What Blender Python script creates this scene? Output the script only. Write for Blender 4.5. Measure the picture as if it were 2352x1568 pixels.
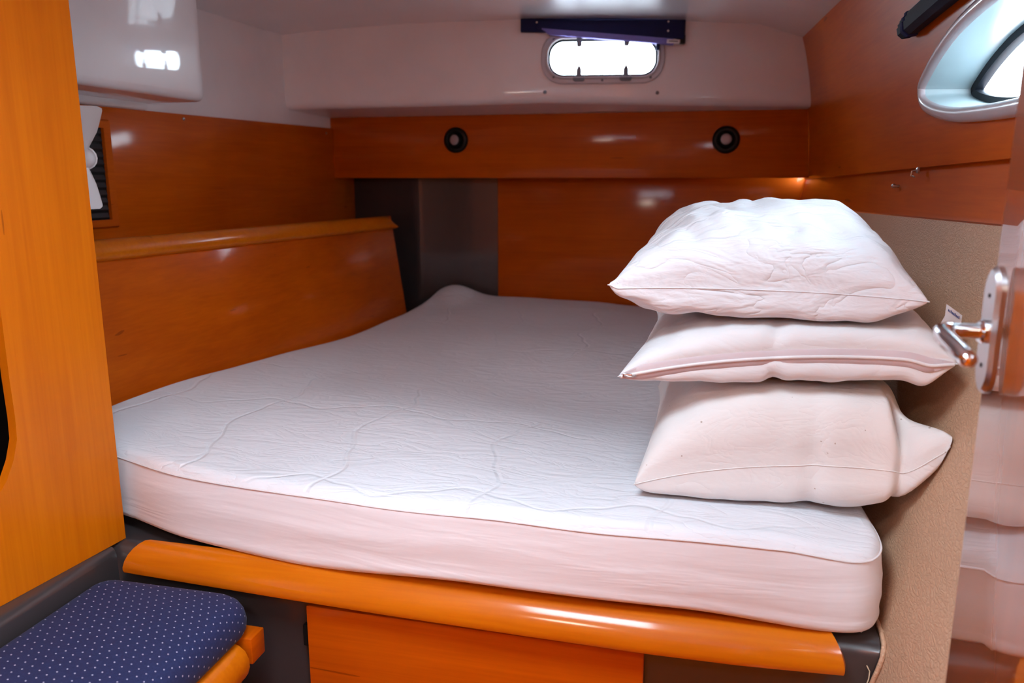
import bpy, bmesh, math, random
from mathutils import Vector, Matrix, noise
from math import sin, cos, pi, radians, sqrt

random.seed(7)
scene = bpy.context.scene
for _o in list(bpy.data.objects):
    bpy.data.objects.remove(_o)
COL = scene.collection

# ------------------------------------------------------------------ camera
FPX = 1811.0
PITCH = math.atan(374 / 1811.0)
cam_data = bpy.data.cameras.new('camera')
cam_data.sensor_fit = 'HORIZONTAL'
cam_data.sensor_width = 36.0
cam_data.lens = 36.0 * FPX / 2352.0
cam_data.clip_start = 0.02
cam_data.dof.use_dof = True
cam_data.dof.focus_distance = 1.32
cam_data.dof.aperture_fstop = 4.5
cam = bpy.data.objects.new('camera', cam_data)
COL.objects.link(cam)
cam.location = (0, 0, 1.35)
cam.rotation_euler = (pi / 2 - PITCH, 0, radians(13.0))
scene.camera = cam

# ------------------------------------------------------------------ world, light, exposure
FILL_LAMP = 36.0                                       # unseen dome lamp added as warm front fill
SKY = 14.5                                         # horizon luminance
world = bpy.data.worlds.new('overcast_sky')
scene.world = world
world.use_nodes = True
_bg = world.node_tree.nodes['Background']
# overcast sky: zenith brighter than the horizon, dimmer water below
_nt = world.node_tree
_tc = _nt.nodes.new('ShaderNodeTexCoord')
_sp = _nt.nodes.new('ShaderNodeSeparateXYZ')
_nt.links.new(_tc.outputs['Generated'], _sp.inputs[0])
_mr = _nt.nodes.new('ShaderNodeMapRange')
_mr.inputs['From Min'].default_value = 0.0
_mr.inputs['From Max'].default_value = 1.0
_mr.inputs['To Min'].default_value = 1.0
_mr.inputs['To Max'].default_value = 2.4
_nt.links.new(_sp.outputs['Z'], _mr.inputs['Value'])
_wt = _nt.nodes.new('ShaderNodeMapRange')
_wt.inputs['From Min'].default_value = -0.06
_wt.inputs['From Max'].default_value = 0.0
_wt.inputs['To Min'].default_value = 0.55
_wt.inputs['To Max'].default_value = 1.0
_nt.links.new(_sp.outputs['Z'], _wt.inputs['Value'])
_mu = _nt.nodes.new('ShaderNodeMath')
_mu.operation = 'MULTIPLY'
_nt.links.new(_mr.outputs[0], _mu.inputs[0])
_nt.links.new(_wt.outputs[0], _mu.inputs[1])
_sc = _nt.nodes.new('ShaderNodeMath')
_sc.operation = 'MULTIPLY'
_sc.inputs[1].default_value = SKY
_nt.links.new(_mu.outputs[0], _sc.inputs[0])
_nt.links.new(_sc.outputs[0], _bg.inputs[1])
_bg.inputs[0].default_value = (0.70, 0.87, 1.0, 1)

scene.view_settings.view_transform = 'Standard'
scene.view_settings.look = 'None'
scene.view_settings.gamma = 1.0
scene.view_settings.use_curve_mapping = False
scene.view_settings.exposure = 0.48
scene.cycles.adaptive_threshold = 0.03
scene.cycles.max_bounces = 5
scene.cycles.diffuse_bounces = 4
scene.cycles.glossy_bounces = 3
scene.cycles.sample_clamp_indirect = 8.0
scene.cycles.caustics_reflective = False
scene.cycles.caustics_refractive = False

# hatch in the deckhead above the foot of the berth (opening is built in the ceiling)
HX0, HX1, HY0, HY1 = -0.50, -0.08, 0.26, 0.68


def portal(name, loc, rot, sx, sy):
    l = bpy.data.lights.new(name, 'AREA')
    l.shape = 'RECTANGLE'
    l.size = sx
    l.size_y = sy
    l.cycles.is_portal = True
    o = bpy.data.objects.new(name, l)
    COL.objects.link(o)
    o.location = loc
    o.rotation_euler = rot
    return o


portal('hatch_portal', ((HX0 + HX1) / 2, (HY0 + HY1) / 2, 1.93), (0, 0, 0), HX1 - HX0, HY1 - HY0)
portal('hull_port_portal', (0.52, 1.25, 1.56), (0, radians(90), 0), 0.32, 1.0)
portal('end_port_portal', (-0.333, 2.87, 1.75), (radians(-90), 0, 0), 0.40, 0.15)


# ================================================================== helpers
def interp(tab, x):
    if x <= tab[0][0]:
        return tab[0][1]
    for (x0, y0), (x1, y1) in zip(tab, tab[1:]):
        if x <= x1:
            return y0 + (y1 - y0) * (x - x0) / (x1 - x0)
    return tab[-1][1]


def smooth(a, b, x):
    t = max(0.0, min(1.0, (x - a) / (b - a)))
    return t * t * (3 - 2 * t)


def softmin(a, b, k):
    h = max(k - abs(a - b), 0.0) / k
    return min(a, b) - h * h * k * 0.25


def softmax(a, b, k):
    return -softmin(-a, -b, k)


class MB:
    """collects verts and faces for ONE mesh object"""

    def __init__(self):
        self.v = []
        self.f = []

    def add(self, verts, faces):
        n = len(self.v)
        self.v += [tuple(p) for p in verts]
        self.f += [tuple(i + n for i in f) for f in faces]
        return self

    def box(self, x0, x1, y0, y1, z0, z1):
        return self.hexa([(x0, y0), (x1, y0), (x1, y1), (x0, y1)], z0, z1)

    def hexa(self, poly, z0, z1):
        n = len(poly)
        vs = [(x, y, z0) for x, y in poly] + [(x, y, z1) for x, y in poly]
        fs = [tuple(range(n - 1, -1, -1)), tuple(range(n, 2 * n))]
        fs += [(i, (i + 1) % n, (i + 1) % n + n, i + n) for i in range(n)]
        return self.add(vs, fs)

    def grid(self, P, close_u=False, close_v=False):
        nu, nv = len(P), len(P[0])
        vs = [p for row in P for p in row]
        fs = []
        for i in range(nu if close_u else nu - 1):
            for j in range(nv if close_v else nv - 1):
                i2, j2 = (i + 1) % nu, (j + 1) % nv
                fs.append((i * nv + j, i2 * nv + j, i2 * nv + j2, i * nv + j2))
        return self.add(vs, fs)

    def loft(self, loops, cap=True):
        n = len(loops[0])
        vs = [p for l in loops for p in l]
        fs = []
        for k in range(len(loops) - 1):
            for i in range(n):
                j = (i + 1) % n
                fs.append((k * n + i, k * n + j, (k + 1) * n + j, (k + 1) * n + i))
        if cap:
            fs.append(tuple(range(n - 1, -1, -1)))
            m = (len(loops) - 1) * n
            fs.append(tuple(range(m, m + n)))
        return self.add(vs, fs)

    def tube(self, pts, r, n=8, cap=True):
        pts = [Vector(p) for p in pts]
        rs = r if isinstance(r, (list, tuple)) else [r] * len(pts)
        loops = []
        t0 = (pts[1] - pts[0]).normalized()
        ref = Vector((0, 0, 1)) if abs(t0.z) < 0.9 else Vector((1, 0, 0))
        a = t0.cross(ref).normalized()
        for i, p in enumerate(pts):
            if i == 0:
                t = pts[1] - pts[0]
            elif i == len(pts) - 1:
                t = pts[-1] - pts[-2]
            else:
                t = (pts[i + 1] - pts[i]).normalized() + (pts[i] - pts[i - 1]).normalized()
            t.normalize()
            a = (a - t * a.dot(t)).normalized()
            b = t.cross(a)
            loops.append([p + (a * cos(2 * pi * k / n) + b * sin(2 * pi * k / n)) * rs[i] for k in range(n)])
        return self.loft(loops, cap)

    def closed_tube(self, pts, r, n=6):
        pts = [Vector(p) for p in pts]
        m = len(pts)
        P = []
        for i in range(m):
            t = (pts[(i + 1) % m] - pts[i - 1]).normalized()
            a = t.cross(Vector((0, 0, 1)))
            if a.length < 0.05:
                a = t.cross(Vector((0, 1, 0)))
            a.normalize()
            b = t.cross(a)
            P.append([p2 for p2 in [pts[i] + (a * cos(2 * pi * k / n) + b * sin(2 * pi * k / n)) * r for k in range(n)]])
        return self.grid(P, True, True)

    def lathe(self, origin, axis, prof, n=32, squash=None):
        """prof: list of (radius, height along axis)"""
        o = Vector(origin)
        w = Vector(axis).normalized()
        ref = Vector((0, 0, 1)) if abs(w.z) < 0.9 else Vector((1, 0, 0))
        a = ref.cross(w).normalized()
        b = w.cross(a)
        loops = [[o + w * h + (a * cos(2 * pi * k / n) + b * sin(2 * pi * k / n)) * max(r, 1e-5) for k in range(n)] for r, h in prof]
        return self.loft(loops, True)

    def build(self, name, mat, parent=None, angle=35, bevel=0.0, bseg=2, origin=None, merge=True):
        me = bpy.data.meshes.new(name)
        bm = bmesh.new()
        vs = [bm.verts.new(p) for p in self.v]
        for f in self.f:
            try:
                bm.faces.new([vs[i] for i in f])
            except ValueError:
                pass
        if merge:
            bmesh.ops.remove_doubles(bm, verts=bm.verts, dist=1e-6)
        bmesh.ops.recalc_face_normals(bm, faces=bm.faces)
        if bevel > 0:
            ed = [e for e in bm.edges if len(e.link_faces) == 2 and e.calc_face_angle(0) > radians(30)]
            bmesh.ops.bevel(bm, geom=ed, offset=bevel, segments=bseg, profile=0.5, affect='EDGES', clamp_overlap=True)
        if origin is not None:
            bmesh.ops.translate(bm, verts=bm.verts, vec=-Vector(origin))
        bm.to_mesh(me)
        bm.free()
        if angle is not None:
            for p in me.polygons:
                p.use_smooth = True
            me.set_sharp_from_angle(angle=radians(angle))
        if mat is not None:
            me.materials.append(mat)
        o = bpy.data.objects.new(name, me)
        COL.objects.link(o)
        if origin is not None:
            o.location = origin
        if parent is not None:
            o.parent = parent
            o.matrix_parent_inverse = Matrix.Translation(-world_loc(parent))
        return o


def world_loc(o):
    # objects only carry translations; children undo their parent's translation
    if o.parent is None:
        return Vector(o.location)
    return Vector(o.location)


def thing(name, loc):
    o = bpy.data.objects.new(name, None)
    COL.objects.link(o)
    o.location = loc
    o.empty_display_size = 0.05
    return o


def tag(o, label=None, cat=None, group=None, kind=None):
    if label:
        o['label'] = label
    if cat:
        o['category'] = cat
    if group:
        o['group'] = group
    if kind:
        o['kind'] = kind
    return o


# ================================================================== materials
def new_mat(name):
    m = bpy.data.materials.new(name)
    m.use_nodes = True
    nt = m.node_tree
    return m, nt, nt.nodes['Principled BSDF']


def N(nt, typ, **kw):
    n = nt.nodes.new(typ)
    for k, v in kw.items():
        setattr(n, k, v)
    return n


def L(nt, a, b):
    nt.links.new(a, b)


def mapping(nt, scale=(1, 1, 1), rot=(0, 0, 0), coord='Object'):
    tc = N(nt, 'ShaderNodeTexCoord')
    mp = N(nt, 'ShaderNodeMapping')
    mp.inputs['Scale'].default_value = scale
    mp.inputs['Rotation'].default_value = rot
    L(nt, tc.outputs[coord], mp.inputs['Vector'])
    return mp.outputs['Vector']


def noise_tex(nt, vec, scale, detail=3.0, rough=0.5, dist=0.0):
    n = N(nt, 'ShaderNodeTexNoise')
    n.inputs['Scale'].default_value = scale
    n.inputs['Detail'].default_value = detail
    n.inputs['Roughness'].default_value = rough
    n.inputs['Distortion'].default_value = dist
    L(nt, vec, n.inputs['Vector'])
    return n.outputs['Fac']


def math_node(nt, op, a, b=None, c=None):
    n = N(nt, 'ShaderNodeMath', operation=op)
    for i, v in enumerate((a, b, c)):
        if v is None:
            continue
        if isinstance(v, (int, float)):
            n.inputs[i].default_value = v
        else:
            L(nt, v, n.inputs[i])
    return n.outputs[0]


def ramp(nt, fac, stops):
    r = N(nt, 'ShaderNodeValToRGB')
    e = r.color_ramp.elements
    while len(e) < len(stops):
        e.new(0.5)
    for el, (p, c) in zip(e, stops):
        el.position = p
        el.color = (c[0], c[1], c[2], 1)
    L(nt, fac, r.inputs['Fac'])
    return r.outputs['Color']


def mixc(nt, fac, a, b, mode='MIX'):
    m = N(nt, 'ShaderNodeMix', data_type='RGBA', blend_type=mode)
    if isinstance(fac, (int, float)):
        m.inputs['Factor'].default_value = fac
    else:
        L(nt, fac, m.inputs['Factor'])
    for sock, v in ((m.inputs['A'], a), (m.inputs['B'], b)):
        if isinstance(v, tuple):
            sock.default_value = (v[0], v[1], v[2], 1)
        else:
            L(nt, v, sock)
    return m.outputs['Result']


def bump(nt, h, strength, dist, prev=None):
    b = N(nt, 'ShaderNodeBump')
    b.inputs['Strength'].default_value = strength
    b.inputs['Distance'].default_value = dist
    L(nt, h, b.inputs['Height'])
    if prev is not None:
        L(nt, prev, b.inputs['Normal'])
    return b.outputs['Normal']


def wood(name, grain='x', tone=(0.55, 0.097, 0.001), dark=(0.38, 0.053, 0.0006), coat=0.35, crough=0.10, rough=0.4, fleck=True):
    m, nt, p = new_mat(name)
    s = {'x': (0.9, 14, 14), 'y': (14, 0.9, 14), 'z': (14, 14, 0.9)}[grain]
    v = mapping(nt, s)
    g1 = noise_tex(nt, v, 2.2, 5, 0.6, 0.6)
    s2 = {'x': (4, 160, 160), 'y': (160, 4, 160), 'z': (160, 160, 4)}[grain]
    g2 = noise_tex(nt, mapping(nt, s2), 1.0, 2, 0.5)
    big = noise_tex(nt, mapping(nt, (1, 1, 1)), 3.0, 3, 0.55, 0.3)
    a = math_node(nt, 'MULTIPLY_ADD', g2, 0.30, math_node(nt, 'MULTIPLY', g1, 0.45))
    a = math_node(nt, 'MULTIPLY_ADD', big, 0.45, a)
    c = ramp(nt, a, [(0.35, dark), (0.72, tone)])
    if fleck:
        s3 = {'x': (5, 60, 60), 'y': (60, 5, 60), 'z': (60, 60, 5)}[grain]
        fl = noise_tex(nt, mapping(nt, s3), 1.0, 1, 0.4)
        k = math_node(nt, 'MULTIPLY', math_node(nt, 'GREATER_THAN', fl, 0.79), 0.55)
        c = mixc(nt, k, c, (dark[0] * 0.4, dark[1] * 0.35, dark[2] * 0.4))
    L(nt, c, p.inputs['Base Color'])
    p.inputs['Roughness'].default_value = rough
    p.inputs['Specular IOR Level'].default_value = 0.12
    p.inputs['Coat Weight'].default_value = coat
    p.inputs['Coat Roughness'].default_value = crough
    nb = bump(nt, big, 0.05, 0.01)
    L(nt, nb, p.inputs['Coat Normal'])
    return m


def plain(name, col, rough=0.5, metal=0.0, coat=0.0, crough=0.1, spec=0.5, emit=None):
    m, nt, p = new_mat(name)
    nz = noise_tex(nt, mapping(nt, (1, 1, 1)), 9.0, 3, 0.5)
    c = mixc(nt, nz, tuple(x * 0.93 for x in col), tuple(min(1, x * 1.05) for x in col))
    L(nt, c, p.inputs['Base Color'])
    p.inputs['Roughness'].default_value = rough
    p.inputs['Metallic'].default_value = metal
    p.inputs['Coat Weight'].default_value = coat
    p.inputs['Coat Roughness'].default_value = crough
    p.inputs['Specular IOR Level'].default_value = spec
    return m


M = {}
M['wood_x'] = wood('varnished_cherry_x', 'x')
M['wood_y'] = wood('varnished_cherry_y', 'y')
M['wood_z'] = wood('varnished_cherry_z', 'z', tone=(0.60, 0.150, 0.0015), dark=(0.46, 0.092, 0.001), coat=0.2, crough=0.2)  # lighter, yellower copy: light on the wardrobe side put into the tone
M['wood_rail'] = wood('varnished_cherry_rail', 'x', tone=(0.60, 0.150, 0.002), dark=(0.46, 0.092, 0.001), coat=0.6, crough=0.12)
M['wood_door'] = wood('door_varnish', 'z', tone=(0.30, 0.055, 0.004), dark=(0.20, 0.032, 0.002), coat=1.0, crough=0.02)
M['wood_door'].node_tree.nodes['Principled BSDF'].inputs['Coat IOR'].default_value = 1.9
M['gelcoat'] = plain('white_gelcoat', (0.84, 0.775, 0.78), 0.35, coat=0.5, crough=0.06)
M['gelcoat_box'] = plain('white_gloss', (0.80, 0.78, 0.80), 0.3, coat=0.9, crough=0.03)
M['ceiling'] = plain('deckhead_gelcoat', (0.80, 0.735, 0.74), 0.32, coat=1.0, crough=0.07)
M['dark_gelcoat'] = plain('dark_gelcoat', (0.040, 0.033, 0.034), 0.3, coat=0.6, crough=0.08)
M['black'] = plain('black_plastic', (0.004, 0.004, 0.004), 0.45, spec=0.25)
M['rubber'] = plain('rubber_gasket', (0.006, 0.008, 0.014), 0.6, spec=0.3)
M['slat'] = plain('black_louvre', (0.030, 0.027, 0.030), 0.5, spec=0.3)
M['chrome'] = plain('chrome', (0.82, 0.82, 0.84), 0.06, metal=1.0)
M['satin_metal'] = plain('satin_metal', (0.62, 0.62, 0.64), 0.28, metal=1.0)
M['frame_grey'] = plain('grey_frame', (0.60, 0.58, 0.62), 0.3)
M['white_plastic'] = plain('white_plastic', (0.78, 0.77, 0.78), 0.35)
M['clip_grey'] = plain('clip_grey', (0.16, 0.17, 0.20), 0.4)
M['navy'] = plain('navy_blind', (0.014, 0.018, 0.075), 0.75, spec=0.2)
M['navy_lit'] = plain('navy_pleats_lit', (0.22, 0.20, 0.55), 0.8, spec=0.2)  # pleats paler than the navy cloth: window light put into their colour
M['blind_dark'] = plain('dark_blind_fabric', (0.010, 0.010, 0.022), 0.7, spec=0.25)
M['lens'] = plain('lamp_lens', (0.42, 0.33, 0.34), 0.3)
M['thread'] = plain('thread', (0.75, 0.62, 0.42), 0.7)
M['print_blue'] = plain('print_blue', (0.03, 0.06, 0.22), 0.7)
M['tag_white'] = plain('tag_white', (0.62, 0.60, 0.62), 0.7)
M['tunnel'] = plain('hull_port_reveal', (0.30, 0.37, 0.39), 0.3, coat=0.3, crough=0.1)
M['cream_trim'] = plain('hull_port_trim', (0.60, 0.58, 0.62), 0.3, coat=0.5, crough=0.08)


def glass():
    m, nt, p = new_mat('window_pane')
    out = nt.nodes['Material Output']
    nt.nodes.remove(p)
    t = N(nt, 'ShaderNodeBsdfTransparent')
    g = N(nt, 'ShaderNodeBsdfGlossy')
    g.inputs['Roughness'].default_value = 0.02
    mx = N(nt, 'ShaderNodeMixShader')
    mx.inputs[0].default_value = 0.06
    L(nt, t.outputs[0], mx.inputs[1])
    L(nt, g.outputs[0], mx.inputs[2])
    L(nt, mx.outputs[0], out.inputs['Surface'])
    return m


M['glass'] = glass()


def fabric(name, col, wr=0.35, quilt=False, stains=False):
    m, nt, p = new_mat(name)
    tint = noise_tex(nt, mapping(nt, (1, 1, 1)), 7.0, 3, 0.5)
    c = mixc(nt, tint, tuple(x * 0.95 for x in col), col)
    if stains:
        st = noise_tex(nt, mapping(nt, (1, 1, 1)), 130.0, 0, 0.4)
        k = math_node(nt, 'MULTIPLY', math_node(nt, 'GREATER_THAN', st, 0.872), 0.6)
        c = mixc(nt, k, c, (0.25, 0.14, 0.06))
    L(nt, c, p.inputs['Base Color'])
    p.inputs['Roughness'].default_value = 0.85
    p.inputs['Specular IOR Level'].default_value = 0.15
    p.inputs['Sheen Weight'].default_value = 0.12
    # creases: ridged, warped and stretched noise
    v1 = mapping(nt, (1.0, 2.6, 1.6), (0, 0, radians(34)))
    r1 = noise_tex(nt, v1, 9.0, 3, 0.55, 0.9)
    r1 = math_node(nt, 'ABSOLUTE', math_node(nt, 'SUBTRACT', r1, 0.5))
    r1 = math_node(nt, 'POWER', math_node(nt, 'MULTIPLY', r1, 2.0), 0.6)
    v2 = mapping(nt, (1.0, 4.0, 3.0), (0, 0, radians(-12)))
    r2 = noise_tex(nt, v2, 22.0, 3, 0.6, 0.6)
    n = bump(nt, r1, wr, 0.006)
    n = bump(nt, r2, wr * 0.7, 0.004, n)
    if quilt:
        tc = N(nt, 'ShaderNodeTexCoord')
        sx = N(nt, 'ShaderNodeSeparateXYZ')
        L(nt, tc.outputs['Object'], sx.inputs[0])
        X, Y, Z = sx.outputs

        def groove(a, b, period, wave, wl, phase):
            w = math_node(nt, 'SINE', math_node(nt, 'MULTIPLY_ADD', b, 2 * pi / wl, phase))
            w3 = math_node(nt, 'MULTIPLY', math_node(nt, 'MULTIPLY', w, math_node(nt, 'ABSOLUTE', w)), wave)
            q = math_node(nt, 'DIVIDE', math_node(nt, 'ADD', a, w3), period)
            f = math_node(nt, 'ABSOLUTE', math_node(nt, 'SUBTRACT', math_node(nt, 'FRACT', math_node(nt, 'ADD', q, 20.0)), 0.5))
            d = math_node(nt, 'MULTIPLY', f, period)          # metres from the stitch line
            k = N(nt, 'ShaderNodeMapRange', interpolation_type='SMOOTHSTEP')
            k.inputs['From Min'].default_value = 0.0
            k.inputs['From Max'].default_value = 0.007
            L(nt, d, k.inputs['Value'])
            return k.outputs[0]
        g1 = groove(X, Y, 0.27, 0.026, 0.36, 0.6)
        g2 = groove(Y, X, 0.36, 0.026, 0.27, 2.0)
        g = math_node(nt, 'MINIMUM', g1, g2)
        top = math_node(nt, 'GREATER_THAN', Z, QUILT_Z)       # only the quilted top, not the plain sides
        g = math_node(nt, 'MAXIMUM', g, math_node(nt, 'SUBTRACT', 1.0, top))
        n = bump(nt, g, 0.75, 0.0022, n)
    L(nt, n, p.inputs['Normal'])
    return m


def flank():
    m, nt, p = new_mat('mattress_cover_side')
    p.inputs['Base Color'].default_value = (0.78, 0.75, 0.78, 1)
    p.inputs['Roughness'].default_value = 0.8
    p.inputs['Specular IOR Level'].default_value = 0.15
    p.inputs['Sheen Weight'].default_value = 0.12
    a = noise_tex(nt, mapping(nt, (1.0, 1.0, 7.0), (0, radians(4), 0)), 3.2, 3, 0.5, 0.5)
    b = noise_tex(nt, mapping(nt, (1.0, 1.0, 12.0)), 14.0, 3, 0.55, 0.4)
    n = bump(nt, a, 0.32, 0.012)
    n = bump(nt, b, 0.08, 0.003, n)
    L(nt, n, p.inputs['Normal'])
    return m


MAT_BASE = Vector((-0.45, 2.0, 0.722))       # base point of the mattress
QUILT_Z = 0.862 - MAT_BASE.z
M['sheet'] = fabric('white_mattress_cover', (0.77, 0.775, 0.82), 0.45, quilt=True)
M['pillow_cotton'] = fabric('white_pillow_cotton', (0.78, 0.80, 0.84), 0.75)
M['pillow_plain'] = fabric('white_pillow_percale', (0.79, 0.80, 0.82), 0.22)
M['pillow_cream'] = fabric('cream_white_pillow_percale', (0.80, 0.775, 0.765), 0.22, stains=True)
M['sheet_flank'] = flank()
M['sheet_side'] = fabric('mattress_hem', (0.76, 0.72, 0.74), 0.3)
M['tape'] = plain('zip_tape', (0.62, 0.52, 0.54), 0.8, spec=0.2)


def vinyl():
    m, nt, p = new_mat('beige_vinyl')
    v = mapping(nt, (1.0, 0.55, 1.0))
    c = mixc(nt, noise_tex(nt, v, 6, 3, 0.5), (0.54, 0.325, 0.205), (0.62, 0.385, 0.25))
    vo = N(nt, 'ShaderNodeTexVoronoi', feature='DISTANCE_TO_EDGE')
    vo.inputs['Scale'].default_value = 175
    nv = N(nt, 'ShaderNodeTexNoise')
    nv.inputs['Scale'].default_value = 60
    nv.inputs['Detail'].default_value = 3
    L(nt, v, nv.inputs['Vector'])
    wv = N(nt, 'ShaderNodeVectorMath', operation='MULTIPLY_ADD')
    L(nt, nv.outputs['Color'], wv.inputs[0])
    wv.inputs[1].default_value = (0.02, 0.02, 0.02)
    L(nt, v, wv.inputs[2])
    L(nt, wv.outputs[0], vo.inputs['Vector'])
    d = math_node(nt, 'MINIMUM', math_node(nt, 'MULTIPLY', vo.outputs['Distance'], 5.0), 1.0)
    c = mixc(nt, math_node(nt, 'MULTIPLY', math_node(nt, 'SUBTRACT', 1.0, d), 0.18), c, (0.30, 0.18, 0.12))
    L(nt, c, p.inputs['Base Color'])
    p.inputs['Roughness'].default_value = 0.5
    p.inputs['Specular IOR Level'].default_value = 0.3
    r = noise_tex(nt, mapping(nt, (1, 0.6, 1.5)), 70, 4, 0.6, 1.2)
    n = bump(nt, d, 0.45, 0.0012)
    n = bump(nt, r, 0.28, 0.002, n)
    L(nt, n, p.inputs['Normal'])
    return m


M['vinyl'] = vinyl()


def blue_cloth():
    m, nt, p = new_mat('navy_dotted_cloth')
    tc = N(nt, 'ShaderNodeTexCoord')
    sx = N(nt, 'ShaderNodeSeparateXYZ')
    L(nt, tc.outputs['Object'], sx.inputs[0])
    X, Y, Z = sx.outputs
    u = math_node(nt, 'DIVIDE', math_node(nt, 'SUBTRACT', X, Z), 0.0170)
    v = math_node(nt, 'DIVIDE', math_node(nt, 'ADD', Y, math_node(nt, 'MULTIPLY', X, 0.35)), 0.0115)
    row = math_node(nt, 'FLOOR', v)
    u2 = math_node(nt, 'MULTIPLY_ADD', math_node(nt, 'MODULO', row, 2.0), 0.5, u)
    fu = math_node(nt, 'SUBTRACT', math_node(nt, 'FRACT', math_node(nt, 'ADD', u2, 200.0)), 0.5)
    fv = math_node(nt, 'SUBTRACT', math_node(nt, 'FRACT', math_node(nt, 'ADD', v, 200.0)), 0.5)
    d = math_node(nt, 'SQRT', math_node(nt, 'ADD', math_node(nt, 'POWER', math_node(nt, 'MULTIPLY', fu, 1.15), 2.0),
                                        math_node(nt, 'POWER', math_node(nt, 'MULTIPLY', fv, 1.0), 2.0)))
    k = N(nt, 'ShaderNodeMapRange', interpolation_type='SMOOTHSTEP')
    k.inputs['From Min'].default_value = 0.08
    k.inputs['From Max'].default_value = 0.13
    k.inputs['To Min'].default_value = 1.0
    k.inputs['To Max'].default_value = 0.0
    L(nt, d, k.inputs['Value'])
    c0 = mixc(nt, noise_tex(nt, mapping(nt, (300, 300, 300)), 1.0, 2), (0.010, 0.014, 0.055), (0.020, 0.027, 0.092))
    c = mixc(nt, math_node(nt, 'MULTIPLY', k.outputs[0], 0.8), c0, (0.40, 0.38, 0.50))
    L(nt, c, p.inputs['Base Color'])
    p.inputs['Roughness'].default_value = 0.75
    p.inputs['Specular IOR Level'].default_value = 0.2
    p.inputs['Sheen Weight'].default_value = 0.04
    n = bump(nt, noise_tex(nt, mapping(nt, (700, 700, 700)), 1.0, 1), 0.2, 0.0006)
    L(nt, n, p.inputs['Normal'])
    return m


M['blue'] = blue_cloth()


# ================================================================== the setting
def x_left(y):                                   # inner face of the left side
    return -1.422 + 0.049 * (y - 2.97)


CEIL = [(-1.70, 1.822), (-1.433, 1.840), (-1.25, 1.856), (-1.05, 1.868), (-0.85, 1.874), (-0.62, 1.877),
        (-0.35, 1.873), (-0.07, 1.863), (0.165, 1.850), (0.18, 1.847), (0.315, 1.806), (0.40, 1.780)]


def z_ceil(x):
    return interp(CEIL, x)


# floor
fl = MB().box(-1.9, 0.9, -1.0, 3.4, -0.04, 0.0).build('floor', M['wood_y'])
tag(fl, kind='structure')

# ceiling with a hatch opening
xs = sorted(set([c[0] for c in CEIL] + [HX0, HX1] + [-1.55 + 0.05 * i for i in range(0, 34)]))
ys = [-1.0, -0.3, HY0, (HY0 + HY1) / 2, HY1, 1.4, 1.8, 2.2, 2.6, 3.02]
mb = MB()
for i in range(len(xs) - 1):
    for j in range(len(ys) - 1):
        if HX0 - 1e-4 <= xs[i] and xs[i + 1] <= HX1 + 1e-4 and HY0 - 1e-4 <= ys[j] and ys[j + 1] <= HY1 + 1e-4:
            continue
        mb.add([(xs[i], ys[j], z_ceil(xs[i])), (xs[i + 1], ys[j], z_ceil(xs[i + 1])),
                (xs[i + 1], ys[j + 1], z_ceil(xs[i + 1])), (xs[i], ys[j + 1], z_ceil(xs[i]))], [(0, 1, 2, 3)])
ce = mb.build('ceiling', M['ceiling'], angle=50)
tag(ce, kind='structure')

# hatch over the foot of the berth
h3 = thing('window_3', ((HX0 + HX1) / 2, (HY0 + HY1) / 2, 1.88))
tag(h3, kind='structure')
mb = MB()
for (a, b, c, d) in ((HX0 - .03, HX1 + .03, HY0 - .03, HY0), (HX0 - .03, HX1 + .03, HY1, HY1 + .03), (HX0 - .03, HX0, HY0, HY1), (HX1, HX1 + .03, HY0, HY1)):
    mb.box(a, b, c, d, 1.855, 1.935)
mb.build('hatch_frame', M['white_plastic'], h3)
MB().box(HX0 - .01, HX1 + .01, HY0 - .01, HY1 + .01, 1.925, 1.932).build('pane', M['glass'], h3)

# left side: white upper wall, varnished panel below it
mb = MB()
yy = [-1.0 + 0.25 * i for i in range(18)]
mb.grid([[(x_left(y), y, z) for z in (0.0, 0.6, 1.10, 1.525, 1.53, 1.90)] for y in yy])
wl = mb.build('wall_left', M['gelcoat'])
tag(wl, kind='structure')
mb = MB()
TOPW = lambda y: 1.527 + (y - 1.715) * 0.0129
for off in (0.012,):
    ya, yb = 1.0, 3.16
    P = [(x_left(ya) + off, ya), (x_left(yb) + off, yb), (x_left(yb) - .01, yb), (x_left(ya) - .01, ya)]
    vs = [(x, y, 1.10) for x, y in P] + [(x, y, TOPW(y)) for x, y in P]
    mb.add(vs, [(3, 2, 1, 0), (4, 5, 6, 7), (0, 1, 5, 4), (1, 2, 6, 5), (2, 3, 7, 6), (3, 0, 4, 7)])
o = mb.build('wood_panel', M['wood_y'], wl, bevel=0.002)
o['label'] = 'dark varnished cherry panel below the white wall'
for (y, z) in ((2.083, 1.518), (2.915, 1.522)):
    MB().lathe((x_left(y) + 0.012, y, z), (1, 0, 0), [(0.0045, 0), (0.0045, 0.002), (0.002, 0.003)], 12).build('screw', M['satin_metal'], wl)

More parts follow.
